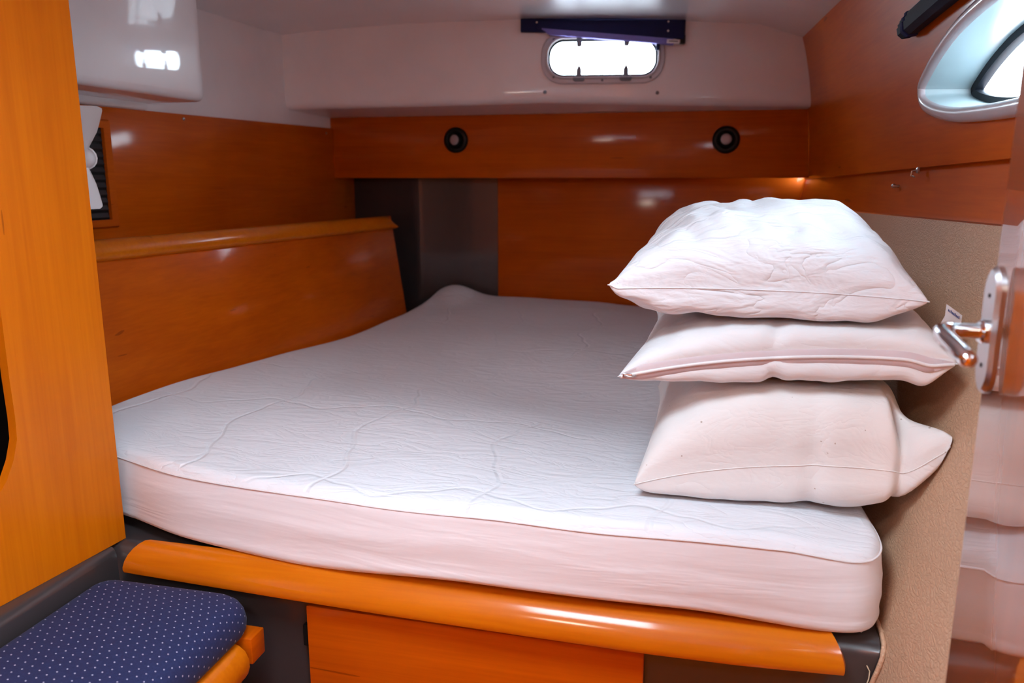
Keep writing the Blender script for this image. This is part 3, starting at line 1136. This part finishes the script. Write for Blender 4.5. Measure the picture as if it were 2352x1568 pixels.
# ================================================================== pillows
def pillow(name, mat, C, Tu, Td, label, seed, bow=0.02, q=0.5, pu=2.6, pv=2.6, zmax=None, zmin=None, wr=0.004, seam=None, extra=None, xr=None, seam_r=0.0008, fq=(7, 11), pvb=6.0, pul=None):
    FL, FR, BR, BL = (Vector(c) for c in C)
    n = 96
    loc = (FL + FR + BR + BL) / 4
    loc.z = min(FL.z, FR.z, BL.z, BR.z) - Td * 0.6

    def base(u, v):
        s, t = (u + 1) / 2, (v + 1) / 2
        p = (FL * (1 - s) + FR * s) * (1 - t) + (BL * (1 - s) + BR * s) * t
        p = p.copy()
        p.x -= bow * u * abs(u) * (1 - abs(v) ** 3)
        p.y -= bow * v * abs(v) * (1 - abs(u) ** 3)
        if seam and v < 0.999:
            p.z += seam(u) * (0.5 - 0.5 * v) ** 2
        return p

    def pos(u, v, sgn):
        p = base(u, v)
        pvv = pv if sgn > 0 else pvb
        puu = pu if (u > 0 or pul is None) else pul
        f = max(0.0, (1 - abs(u) ** puu)) ** q * max(0.0, (1 - abs(v) ** pvv)) ** q
        T = Tu if sgn > 0 else Td
        w = Vector((u * 2 + seed, v * 2.3, sgn * 1.3))
        ns = noise.noise(w * 1.2) * 0.10
        edge = 1 - min(1, f * 1.05)
        h = T * f * (1 + ns)
        # gathers running in from the seams, and soft folds
        g = noise.noise(Vector((u * fq[0] + seed, v * 1.4, sgn + 7.1))) * (1 - abs(u)) + noise.noise(Vector((u * 1.4, v * fq[0] + seed, sgn + 3.3))) * (1 - abs(v)) * 0.6
        g2 = noise.noise(Vector((u * fq[1] * .5 + v * 4 + seed, v * fq[1] * 0.35 - u * 3, sgn * 5.5)))
        h += wr * g * min(1, f * 2.2) + wr * 0.8 * g2 * min(1, f * 2)
        p.z += sgn * h
        # belly of the front and side faces
        p.y += -0.045 * (1 if v < 0 else -1) * min(1, f * 1.6) * max(0, abs(v) - 0.6)
        if extra:
            p = extra(u, v, sgn, p, f)
        if zmax is not None:
            p.z = softmin(p.z, zmax(p.x, p.y), 0.022)
        if zmin is not None:
            p.z = softmax(p.z, zmin(p.x, p.y), 0.016)
        if xr is not None:
            lim = xr(p.y, p.z)
            if p.x > lim:
                p.x = lim
        return p

    # sample more densely near the seam
    us = [sin(pi / 2 * (-1 + 2 * i / n)) for i in range(n + 1)]
    us = [0.55 * s + 0.45 * (-1 + 2 * i / n) for i, s in enumerate(us)]
    mb = MB()
    top = [[pos(u, v, 1) for v in us] for u in us]
    bot = [[pos(u, v, -1) for v in us] for u in us]
    for i in range(n + 1):                       # weld along the seam
        for (a, b) in ((0, i), (n, i), (i, 0), (i, n)):
            m_ = (top[a][b] + bot[a][b]) / 2
            top[a][b] = m_
            bot[a][b] = m_
    mb.grid(top)
    mb.grid([list(reversed(r)) for r in bot])
    o = mb.build(name, mat, angle=80, origin=loc)
    tag(o, label, 'pillow', 'pillows stacked on the mattress')
    front = [top[i][0] for i in range(n + 1)]
    loop = [top[i][0] for i in range(n)] + [top[n][i] for i in range(n)] + [top[n - i][n] for i in range(n)] + [top[0][n - i] for i in range(n)]
    mbs = MB().closed_tube([p + Vector((0, -0.0006, 0)) for p in loop], seam_r, 6)
    mbs.build('seam', mat, o, angle=70)
    return o, front, pos


p3_base = lambda u, v: Vector((0, 0, (0.893 * (1 - (u + 1) / 2) + 0.940 * (u + 1) / 2) + 0.018 * (1 - u * u) * (0.5 - 0.5 * v) ** 2))
lim = lambda y, z: x_vin(y, z) - 0.004
# bottom pillow: plump, near right corner turned up against the vinyl


def ear(u, v, s, p, f):
    kk = smooth(0.72, 0.88, u) * smooth(-0.45, -0.80, v)
    if s > 0:                                     # the turned-up corner is flat cloth, not filling
        b0 = p3_base(u, v)
        p.z = b0.z + (p.z - b0.z) * (1 - 0.24 * kk)
    k = smooth(0.84, 1.0, u) * smooth(-0.66, -1.0, v)
    p.z += 0.050 * k
    p.x += 0.026 * k
    p.y -= 0.012 * k
    # fold beside the turned-up corner
    d = ((u - 0.83 + 0.10 * (v + 1)) / 0.040) ** 2 + ((v + 0.86) / 0.20) ** 2
    p.z -= 0.018 * math.exp(-d) if s > 0 else 0
    p.y += 0.022 * math.exp(-d)
    d2 = ((u - 0.25) / 0.07) ** 2 + ((v + 0.85) / 0.25) ** 2
    p.y += 0.006 * math.exp(-d2)
    return p


P3, f3, _ = pillow('pillow', M['pillow_cream'], [(-0.074, 1.148, 0.893), (0.338, 1.150, 0.940), (0.318, 1.66, 0.945), (-0.062, 1.66, 0.915)], 0.150, 0.085,
                   'bottom pillow of the stack, plump and cream white, one corner turned up', 11.3, bow=0.014, q=0.46, pu=5.0, pv=4.2, pul=2.0,
                   zmax=lambda x, y: 1.0460, zmin=lambda x, y: m_top(x, y) + 0.003, wr=0.0055,
                   seam=lambda u: 0.018 * (1 - u * u), extra=ear, xr=lim, fq=(5, 8))


def p2x(u, v, s, p, f):
    d = ((u + 0.03) / 0.06) ** 2 + ((v + 0.90) / 0.22) ** 2
    p.z -= 0.008 * math.exp(-d) if s > 0 else -0.006 * math.exp(-d)
    p.y += 0.004 * math.exp(-d)
    d = ((u - 0.86) / 0.08) ** 2 + ((v + 0.95) / 0.2) ** 2
    if s < 0:
        p.z -= 0.012 * math.exp(-d)
    return p


P2, f2, pos2 = pillow('pillow', M['pillow_plain'], [(-0.103, 1.150, 1.060), (0.354, 1.150, 1.104), (0.378, 1.60, 1.128), (-0.070, 1.62, 1.085)], 0.075, 0.052,
                      'middle pillow of the stack, with a white zip along its front edge', 23.7, bow=0.018, q=0.46, pu=4.0, pv=3.8, pul=2.2,
                      zmax=lambda x, y: 1.1465 + 0.045 * smooth(0.285, 0.345, x), zmin=lambda x, y: 1.0485, wr=0.0045, seam=lambda u: 0.016 * (1 - u * u), extra=p2x, xr=lim, fq=(9, 14))


def p1x(u, v, s, p, f):
    if s > 0:
        # raised middle, valley along the left border, twisted folds
        p.z += 0.012 * math.exp(-(((u - 0.25) / 0.5) ** 2 + ((v + 0.1) / 0.5) ** 2))
        t = u * 0.8 + v * 0.55
        p.z -= 0.010 * math.exp(-((t + 0.80) / 0.06) ** 2) * f
        p.z -= 0.006 * math.exp(-((t + 0.35) / 0.05) ** 2) * f * smooth(0.5, -0.4, v)
        p.z -= 0.005 * math.exp(-((t - 0.02) / 0.05) ** 2) * f * smooth(0.3, -0.5, v)
    else:
        t = u * 0.9 - v * 0.5
        p.z += 0.007 * math.exp(-((t - 0.05) / 0.08) ** 2) * f
        p.z += 0.006 * math.exp(-((t + 0.25) / 0.07) ** 2) * f
    k = smooth(0.93, 1.0, -u) * smooth(0.93, 1.0, -v)
    p.z += 0.006 * k
    return p


P1, f1, _ = pillow('pillow', M['pillow_cotton'], [(-0.121, 1.148, 1.192), (0.310, 1.146, 1.188), (0.335, 1.66, 1.205), (-0.086, 1.64, 1.212)], 0.108, 0.062,
                   'crumpled white pillow on top of the stack', 37.9, bow=0.022, q=0.50, pu=3.3, pv=2.9,
                   zmin=lambda x, y: 1.1490, wr=0.0095, seam=lambda u: 0.004 * (1 - u * u), extra=p1x, xr=lim, fq=(4, 11))

# zip on the middle pillow
mb = MB()
strip = []
for k, p in enumerate(f2):
    if k < 2 or k > 94:
        continue
    kk = (0.25 + 0.75 * smooth(0, 14, k)) * (0.2 + 0.8 * smooth(95, 82, k))
    strip.append([p + Vector((0, 0.0005, 0.0125 * kk)), p + Vector((0, -0.0040, 0.0105 * kk)), p + Vector((0, -0.0046, 0.0)), p + Vector((0, -0.0040, -0.0105 * kk)), p + Vector((0, 0.0005, -0.0125 * kk))])
mb.grid(strip)
zt_ = mb.build('zip_tape', M['tape'], P2, angle=70)
zt_['label'] = 'pale pink zip tape'
mb = MB().tube([p + Vector((0, -0.0052, 0.0)) for p in f2[2:95]], 0.0024, 8)
mb.build('zip_teeth', M['white_plastic'], zt_, angle=70)
p = f2[6]
mb = MB().box(p.x - .008, p.x + .006, p.y - .0095, p.y - .004, p.z - .003, p.z + .003)
mb.tube([(p.x - .006, p.y - .009, p.z), (p.x + .004, p.y - .011, p.z - .001), (p.x + .012, p.y - .008, p.z + .001)], .0016, 6)
mb.build('zip_slider', M['satin_metal'], zt_, bevel=0.0008)
# care tag on its right side
mb = MB()
tb = Vector((0.353, 1.222, 1.158))
tdir = Vector((0.70, -0.15, -0.50)).normalized()
tup = Vector((0.05, 0.12, 1)).normalized()
tn = tdir.cross(tup).normalized()
G_ = []
for i in range(6):
    a = i / 5 * 0.026
    G_.append([tb + tdir * a * (1 if h_ >= 0 else 0.6) + tup * h_ + Vector((0.5, 0.25, 0)) * min(0, h_) + tn * (0.0012 * sin(i * 1.1)) for h_ in (-0.040, -0.020, 0.0, 0.0085, 0.017)])
mb.grid(G_)
ct = mb.build('care_tag', M['tag_white'], P2, angle=60)
mb = MB()
for i in range(9):
    a = 0.0035 + i * 0.0021
    hgt = [0.0032, 0.003, 0.0042, 0.003, 0.003, 0.0042, 0.003, 0.003, 0.004][i]
    for sg in (1, -1):
        b0 = tb + tdir * a + tup * 0.0088 + tn * 0.0016 * sg
        mb.add([b0, b0 + tdir * 0.0014, b0 + tdir * 0.0014 + tup * hgt, b0 + tup * hgt], [(0, 1, 2, 3)])
mb.build('tag_print', M['print_blue'], ct, angle=None)

# ================================================================== left side furniture
# leaning backrest board with a rounded top cap
bb = thing('backrest_board', (-1.15, 2.1, 0.73))
tag(bb, 'leaning varnished side board with rounded top along the mattress', 'board')
B0, B1 = Vector((-1.225, 1.30, 0.74)), Vector((-1.028, 2.765, 0.74))           # along the mattress
T0, T1 = Vector((-1.347, 1.30, 1.215)), Vector((-1.130, 2.850, 1.212))
nb = (B1 - B0).cross(T0 - B0).normalized()
if nb.x < 0:
    nb = -nb
mb = MB()
mb.add([B0, B1, T1, T0, B0 - nb * .02, B1 - nb * .02, T1 - nb * .02, T0 - nb * .02],
       [(0, 1, 2, 3), (7, 6, 5, 4), (0, 4, 5, 1), (1, 5, 6, 2), (2, 6, 7, 3), (3, 7, 4, 0)])
mb.build('panel', M['wood_y'], bb, bevel=0.003)
mb = MB()
upb = (T0 - B0).normalized()
loops = []
ML = 40
for i in range(ML + 1):
    t = i / ML
    c = T0 * (1 - t) + T1 * t
    e = 1.0
    if t > 0.985:
        e = sqrt(max(0.05, 1 - ((t - 0.985) / 0.015) ** 2))
    lp = []
    for (a, h) in [(0.004, -0.050), (0.012, -0.0485), (0.017, -0.043), (0.019, -0.034), (0.0175, -0.022), (0.013, -0.011), (0.006, -0.003), (-0.004, 0.001), (-0.016, 0.001), (-0.024, -0.004), (-0.026, -0.012), (-0.026, -0.050)]:
        hh_ = -0.050 + (h + 0.050) * e
        lp.append(c + nb * a + upb * hh_)
    loops.append(lp)
mb.loft(loops)
o = mb.build('top_cap', M['wood_rail'], bb, angle=50)
# locker top behind the board
o = MB().hexa([(-1.36, 1.12), (-1.145, 2.86), (-1.43, 2.98), (-1.52, 1.12)], 1.17, 1.185).build('shelf', M['wood_y'], bb)

# wardrobe side in the left foreground, with an arched cut-out
wd = thing('wardrobe', (-1.15, 0.6, 0.722))
tag(wd, 'tall varnished cherry wardrobe side in the left foreground', 'wardrobe')


def wx(y):
    return -0.965 + (y - 1.118) * 0.0988


cut = [(0.9395, 1.30), (0.9390, 1.17), (0.9385, 1.06), (0.9395, 1.00), (0.938, 0.965), (0.928, 0.935), (0.913, 0.908), (0.893, 0.886), (0.865, 0.868), (0.82, 0.857), (0.76, 0.853)]
near = [(0.30, 0.853), (0.20, 0.90), (0.20, 1.30)]
hole_w = cut + near
hole_w += [(0.30, 1.40), (0.60, 1.42), (0.86, 1.42), (0.915, 1.39), (0.936, 1.35)]
# ring-fill between the cut-out and the panel outline
yc, zc = 0.60, 1.12
rows = []
for (y, z) in hole_w:
    dy, dz = y - yc, z - zc
    best = 1e9
    if dy > 1e-6:
        best = min(best, (1.118 - yc) / dy)
    if dy < -1e-6:
        best = min(best, (0.05 - yc) / dy)
    if dz > 1e-6:
        best = min(best, (1.87 - zc) / dz)
    if dz < -1e-6:
        best = min(best, (0.7225 - zc) / dz)
    rows.append([(y, z), (yc + dy * best, zc + dz * best)])
for cy_, cz_ in ((1.118, 1.87), (0.05, 1.87), (1.118, 0.7225), (0.05, 0.7225)):
    k = min(range(len(rows)), key=lambda i: (math.atan2(rows[i][1][1] - zc, rows[i][1][0] - yc) - math.atan2(cz_ - zc, cy_ - yc)) ** 2)
    rows[k][1] = (cy_, cz_)
mb = MB()
TH = 0.014
G_ = []
for (h, e) in rows:
    G_.append([Vector((wx(h[0]), h[0], h[1])), Vector((wx(e[0]), e[0], e[1])), Vector((wx(e[0]) - TH, e[0], e[1])), Vector((wx(h[0]) - TH, h[0], h[1]))])
mb.grid(G_, close_u=True, close_v=True)
o = mb.build('side_panel', M['wood_z'], wd, angle=30)
MB().box(-1.44, wx(1.09) - TH + .001, 1.085, 1.105, 0.7225, 1.83).build('end_panel', M['wood_z'], wd)
MB().box(-1.44, wx(1.07) - TH - .001, 1.066, 1.084, 0.741, 1.83).build('end_shade_sheet', M['black'], wd)  # black sheet added for the shade inside the cut-out
MB().box(-1.46, -1.44, 0.05, 1.105, 0.7225, 1.83).build('back_panel', M['black'], wd)  # back and bottom blackened too, interior shade put into their colour
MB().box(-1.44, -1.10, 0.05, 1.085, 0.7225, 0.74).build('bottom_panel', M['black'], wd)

# seat beside the berth
st = thing('bench_seat', (-0.81, 0.55, 0.0))
tag(st, 'dark seat locker under the navy dotted cushion', 'seat')
ledge_mb.build('side_ledge', M['dark_gelcoat'], st, angle=50)
MB().box(-0.956, -0.703, 0.05, 1.045, 0.0, 0.6385).build('locker', M['dark_gelcoat'], st, bevel=0.004)
mb = MB()
loops = []
for y in (0.05, 0.975, 0.988):
    e = 0.0 if y < 0.98 else 0.004
    x0 = -0.702
    pr = [(0.0, 0.612), (0.0, 0.632), (0.004, 0.637), (0.020, 0.638), (0.036, 0.634), (0.047, 0.626), (0.053, 0.614), (0.054, 0.600), (0.050, 0.588), (0.040, 0.584), (0.0, 0.586)]
    loops.append([Vector((x0 + .027 + (a - .027) * (1 - e * 20), y, b)) for a, b in pr])
mb.loft(loops)
o = mb.build('edge_rail', M['wood_rail'], st, angle=40)
o['label'] = 'rounded varnished rail on the seat edge'
MB().box(-0.702, -0.655, 1.004, 1.042, 0.592, 0.636).build('cleat', M['wood_y'], st, bevel=0.002)


def rounded_rect(x0, x1, y0, y1, r, n=8):
    pts = []
    for cx_, cy_, a0, rr in ((x1 - r, y1 - r, 0, r), (x0 + r * .55, y1 - r * .55, 90, r * .55), (x0 + r * .5, y0 + r * .5, 180, r * .5), (x1 - r * .5, y0 + r * .5, 270, r * .5)):
        for k in range(n + 1):
            a = radians(a0 + 90 * k / n)
            pts.append((cx_ + rr * cos(a), cy_ + rr * sin(a)))
    return pts


CU = (-0.812, 0.55, 0.638)
mb = MB()
rr = rounded_rect(-0.9525, -0.664, 0.10, 1.043, 0.050)
ccx, ccy = -0.81, 0.57
loops = []
for (ins, z) in [(0.012, 0.6395), (0.003, 0.643), (0.0, 0.650), (-0.001, 0.662), (0.001, 0.676), (0.005, 0.686), (0.011, 0.6925), (0.019, 0.6965), (0.03, 0.6985), (0.06, 0.701), (0.10, 0.703)]:
    lp = []
    for (x, y) in rr:
        sx_ = (abs(x - ccx) - ins) / abs(x - ccx) if abs(x - ccx) > 1e-4 else 1
        sy_ = (abs(y - ccy) - ins) / abs(y - ccy) if abs(y - ccy) > 1e-4 else 1
        lp.append(Vector((ccx + (x - ccx) * max(0.05, sx_), ccy + (y - ccy) * max(0.05, sy_), z)))
    loops.append(lp)
mb.loft(loops)
o = mb.build('seat_cushion', M['blue'], angle=60, origin=CU)
tag(o, 'navy blue seat cushion with tiny pale dots', 'cushion')

# white overhead moulding on the left wall
ob = thing('overhead_box', (-1.37, 1.5, 1.548))
tag(ob, 'glossy white overhead box on the left wall', 'cabinet')
X1B = -1.268


def xb_(y):
    return X1B + 0.049 * (y - 1.925)


mb = MB()
loops = []
r = 0.020
prof = []
for k in range(7):
    a = radians(90 * k / 6)
    prof.append((-r + r * cos(radians(0)) * 0 + r * sin(a) - 0.0, r - r * cos(a)))
for (y, sh) in [(1.15, 0), (1.70, 0), (1.895, 0)] + [(1.905 + 0.020 * sin(radians(a)), 0.020 * (1 - cos(radians(a)))) for a in (15, 30, 45, 60, 75, 90)]:
    lp = [Vector((x_left(y) - 0.01, y, 1.548)), Vector((x_left(y) + 0.02, y, 1.5475))]
    for (a, b) in prof:
        lp.append(Vector((xb_(y) + a - sh, y, 1.5475 + b + 0)))
    lp += [Vector((xb_(y) - sh, y, 1.70)), Vector((xb_(y) - sh, y, 1.88)), Vector((x_left(y) - 0.01, y, 1.88))]
    loops.append(lp)
mb.loft(loops)
mb.build('body', M['gelcoat_box'], ob, angle=50)
mb = MB()
mb.grid([[Vector((x_left(y) + a, y, b)) for a, b in ((0.0, 1.528), (0.020, 1.529), (0.026, 1.533), (0.028, 1.540), (0.028, 1.549))] for y in (1.15, 1.4, 1.7, 1.92)])
mb.build('trim_strip', M['white_plastic'], ob, angle=50)

# louvred vent in the left wall
vt = thing('louvre_vent', (x_left(1.64), 1.64, 1.225))
tag(vt, 'black louvred vent in a wooden frame behind the fan', 'vent')
V0, V1, VZ0, VZ1 = 1.46, 1.789, 1.2255, 1.4965
fx = 0.012


def vpt(y, z, d):
    return Vector((x_left(y) + fx + d, y, z))


mb = MB()
o4 = [(V0, VZ0), (V1, VZ0), (V1, VZ1), (V0, VZ1)]
i4 = [(V0 + .026, VZ0 + .022), (V1 - .026, VZ0 + .022), (V1 - .026, VZ1 - .022), (V0 + .026, VZ1 - .022)]
m4 = [(V0 + .006, VZ0 + .005), (V1 - .006, VZ0 + .005), (V1 - .006, VZ1 - .005), (V0 + .006, VZ1 - .005)]
mb.grid([[vpt(y, z, 0.0) for y, z in o4], [vpt(y, z, 0.012) for y, z in m4], [vpt(y, z, 0.010) for y, z in i4], [vpt(y, z, 0.001) for y, z in i4]], close_v=True)
mb.build('frame', M['wood_y'], vt, angle=20)
mb = MB()
mb.add([vpt(y, z, 0.0012) for y, z in i4], [(0, 1, 2, 3)])
mb.build('backing', M['black'], vt)
ns_ = 12
for k in range(ns_):
    z = VZ0 + .022 + (VZ1 - VZ0 - .044) * (k + 0.5) / ns_
    mb = MB()
    a, b = V0 + .031, V1 - .031
    mb.add([vpt(a, z + .006, .002), vpt(b, z + .006, .002), vpt(b, z - .005, .006), vpt(a, z - .005, .006), vpt(a, z + .0075, .002), vpt(b, z + .0075, .002), vpt(b, z - .003, .0068), vpt(a, z - .003, .0068)],
           [(3, 2, 1, 0), (4, 5, 6, 7), (0, 1, 5, 4), (1, 2, 6, 5), (2, 3, 7, 6), (3, 0, 4, 7)])
    mb.build('slat', M['slat'], vt)

# cabin fan
fc = Vector((-1.305, 1.512, 1.394))
fn = thing('cabin_fan', (fc.x - 0.04, fc.y + 0.05, 1.30))
tag(fn, 'small white two-bladed cabin fan behind the wardrobe edge', 'fan')
fw_ = Vector((0.72, -0.69, -0.02)).normalized()
fr_ = Vector((0.69, 0.72, 0)).normalized()
fu_ = fw_.cross(-fr_).normalized()
if fu_.z < 0:
    fu_ = -fu_
MB().lathe(fc, fw_, [(0.0215, -0.03), (0.0215, -0.004), (0.0205, 0.004), (0.0175, 0.011), (0.0125, 0.0165), (0.0065, 0.0198), (0.0005, 0.021)], 28).build('hub', M['white_plastic'], fn, angle=80)
for sgn, wscale in ((1, 1.0), (-1, 0.62)):
    mb = MB()
    rowsB = []
    mm = 20
    for i in range(mm + 1):
        t = i / mm
        hgt = 0.010 + 0.100 * t
        wR = interp([(0, .008), (.12, .008), (.45, .026), (.62, .032), (.9, .040), (.97, .0395), (1.0, .030)], t) * wscale
        wL = -wR * 1.1
        row = []
        for k in range(9):
            s = k / 8
            x = wL + (wR - wL) * s
            twist = (0.35 * x) * (1 if sgn > 0 else -1)
            edge = 0.0022 if (s < 0.03 or s > 0.97 or t > 0.965) else 0.0
            row.append(fc + fr_ * x + fu_ * (hgt * sgn) + fw_ * (0.003 + twist + edge))
        rowsB.append(row)
    mb.grid(rowsB)
    mb.grid([[p - fw_ * 0.0018 for p in r] for r in reversed(rowsB)])
    mb.build('blade', M['white_plastic'], fn, angle=40)
MB().tube([fc - fw_ * 0.02, fc - fw_ * 0.07, fc - fw_ * 0.09 + Vector((0, 0, -0.03)), (x_left(1.42) + .013, 1.42, 1.30)], [0.026, 0.024, 0.008, 0.008], 16).build('motor_arm', M['white_plastic'], fn, angle=50)

# ================================================================== lamps, blinds, oddments
for (x, z, ox, oz, lab) in ((-0.904, 1.493, -0.012, 0.002, 'round black reading lamp on the fascia nearer the dark corner'), (0.091, 1.4845, -0.001, 0.006, 'round black reading lamp on the fascia nearer the hull wall')):
    lm = thing('reading_lamp', (x, 2.97, z - 0.047))
    tag(lm, lab, 'lamp', 'reading lamps on the fascia board')
    MB().lathe((x, 2.97, z), (0, -1, 0), [(0.047, 0.0), (0.0475, 0.004), (0.046, 0.009), (0.041, 0.013), (0.034, 0.0145), (0.030, 0.013), (0.0285, 0.009), (0.001, 0.008)], 48).build('bezel', M['black'], lm, angle=60)
    ax = Vector((ox * 16, -1, oz * 16)).normalized()
    o_ = Vector((x, 2.968, z))
    MB().lathe(o_ - ax * 0.002, ax, [(0.028, 0.0), (0.0285, 0.006), (0.027, 0.012), (0.024, 0.017), (0.0215, 0.0195), (0.020, 0.0195), (0.019, 0.016), (0.001, 0.0155)], 36).build('eyeball', M['black'], lm, angle=60)
    MB().lathe(o_ - ax * 0.002, ax, [(0.0192, 0.016), (0.0188, 0.0175), (0.012, 0.0195), (0.001, 0.0203)], 32).build('lens', M['lens'], lm, angle=60)

# unseen dome lamp added behind the viewer to fill the front faces
lx, ly = -0.45, -0.25
cl = thing('ceiling_fill_lamp', (lx, ly, z_ceil(lx) - 0.05))
tag(cl, 'unseen dome lamp added on the ceiling as front fill', 'lamp')
MB().lathe((lx, ly, z_ceil(lx)), (0, 0, -1), [(0.130, 0.0), (0.130, 0.012), (0.122, 0.018), (0.110, 0.018)], 40).build('fill_lamp_base', M['white_plastic'], cl, angle=40)
_m, _nt2, _p = new_mat('fill_lamp_diffuser')
_p.inputs['Base Color'].default_value = (0.9, 0.85, 0.8, 1)
_p.inputs['Emission Color'].default_value = (1.0, 0.86, 0.72, 1)
_p.inputs['Emission Strength'].default_value = FILL_LAMP
MB().lathe((lx, ly, z_ceil(lx)), (0, 0, -1), [(0.109, 0.017), (0.103, 0.030), (0.084, 0.041), (0.055, 0.048), (0.024, 0.051), (0.0005, 0.0515)], 40).build('diffuser', _m, cl, angle=60)

# roller blind above the end window, hanging askew
rb = thing('roller_blind', port_pt(0.0, 0.09))
tag(rb, 'navy blue pleated blind hanging askew above the small end window', 'blind')


def blp(u, z, d):
    q = PORT_C + WDIR * u
    return Vector((q.x, q.y, z)) + WNRM * d


mb = MB()
lo = [(-0.277, 1.8345), (0.000, 1.826), (0.262, 1.815), (0.270, 1.815), (0.270, 1.868), (-0.277, 1.876)]
mb.loft([[blp(u, z, 0.001) for u, z in lo], [blp(u, z, 0.022) for u, z in lo]])
mb.build('headrail', M['navy'], rb, bevel=0.002)
mb = MB()
lo = [(0.245, 1.790), (0.271, 1.788), (0.271, 1.816), (0.245, 1.818)]
mb.loft([[blp(u, z, 0.004) for u, z in lo], [blp(u, z, 0.026) for u, z in lo]])
mb.build('end_cap', M['black'], rb, bevel=0.002)
# face of the folded cloth, sloping down to the right
mb = MB()
lo = [(-0.220, 1.842), (0.266, 1.801), (0.268, 1.862), (-0.215, 1.868)]
mb.loft([[blp(u, z, 0.022) for u, z in lo], [blp(u, z, 0.030) for u, z in lo]])
mb.build('folded_cloth', M['navy'], rb, bevel=0.002)
mb = MB()
for k in range(5):
    a0 = 0.0042 * k
    z0a, z0b = 1.8425 - a0 * 1.0, 1.8030 - a0 * 0.9
    lo = [(-0.205 + 0.006 * k, z0a - .0036), (0.232, z0b - .0036), (0.232, z0b), (-0.205 + .006 * k, z0a)]
    mb.loft([[blp(u, z, 0.012) for u, z in lo], [blp(u, z, 0.033 - 0.001 * (k % 2)) for u, z in lo]])
mb.build('pleat_stack', M['navy_lit'], rb)
mb = MB()
lo = [(0.209, 1.7885), (0.252, 1.7865), (0.253, 1.7995), (0.210, 1.8015)]
mb.loft([[blp(u, z, 0.026) for u, z in lo], [blp(u, z, 0.037) for u, z in lo]])
tb_ = mb.build('pull_tab', M['white_plastic'], rb, bevel=0.002)
lo = [(0.216, 1.7938), (0.245, 1.7922), (0.245, 1.7945), (0.216, 1.7962)]
MB().loft([[blp(u, z, 0.0368) for u, z in lo], [blp(u, z, 0.0374) for u, z in lo]]).build('slot', M['black'], tb_)
mb = MB()
lo = [(0.176, 1.770), (0.188, 1.769), (0.189, 1.790), (0.177, 1.791)]
mb.loft([[blp(u, z, 0.012) for u, z in lo], [blp(u, z, 0.026) for u, z in lo]])
mb.build('catch', M['navy'], rb, bevel=0.001)
for (u, z) in ((-0.222, 1.862), (0.213, 1.857), (0.213, 1.828)):
    MB().lathe(blp(u, z, 0.030), WNRM, [(0.0035, 0), (0.003, 0.001), (0.001, 0.0016)], 10).build('screw', M['satin_metal'], rb)

# folded blind strapped up above the hull port
A_ = Vector((0.379, 1.745, 1.630))
B_ = Vector((0.393, 1.05, 1.672))
fb = thing('folded_blind', A_)
tag(fb, 'dark rolled-up blind strapped above the large hull window', 'blind')
ax = (B_ - A_).normalized()
up_ = Vector((0, 0, 1))
nx = Vector((-1, 0, 0))
up2 = (up_ - ax * up_.dot(ax)).normalized()
mb = MB()


def fbp(t, a, b):
    c = A_ + (B_ - A_) * t
    c.x = x_hull(c.y, c.z) - 0.016
    return c + up2 * a + nx * b


secs = [(-0.016, -0.012), (-0.018, 0.004), (-0.010, 0.014), (0.004, 0.017), (0.006, 0.014), (0.012, 0.0155), (0.014, 0.012), (0.020, 0.012), (0.023, 0.002), (0.021, -0.012)]
loops = []
for i in range(13):
    t = i / 12
    s = 1.0 if i > 0 else 0.86
    w = 1 + 0.05 * noise.noise(Vector((i * 0.7, 2.2, 1)))
    loops.append([fbp(t, a * s * w, b * s) for a, b in secs])
mb.loft(loops)
mb.build('folds', M['blind_dark'], fb, angle=30)
mb = MB()
loops = []
for t in (0.050, 0.052, 0.072, 0.074):
    k = 1.10 if t in (0.052, 0.072) else 1.02
    loops.append([fbp(t + 0.012 * (a / 0.03), a * k, b * k) for a, b in secs])
mb.loft(loops)
mb.build('strap', M['navy'], fb, angle=40)

# loose thread hanging beside the vinyl edge
mb = MB().tube([(0.2585, 1.064, 0.690), (0.262, 1.060, 0.684), (0.261, 1.057, 0.674), (0.2575, 1.055, 0.662), (0.253, 1.053, 0.648), (0.248, 1.050, 0.625), (0.246, 1.05, 0.60)], 0.0007, 6)
o = mb.build('loose_thread', M['thread'], origin=(0.255, 1.056, 0.60))
tag(o, 'thin pale loose thread hanging beside the vinyl lining', 'thread')
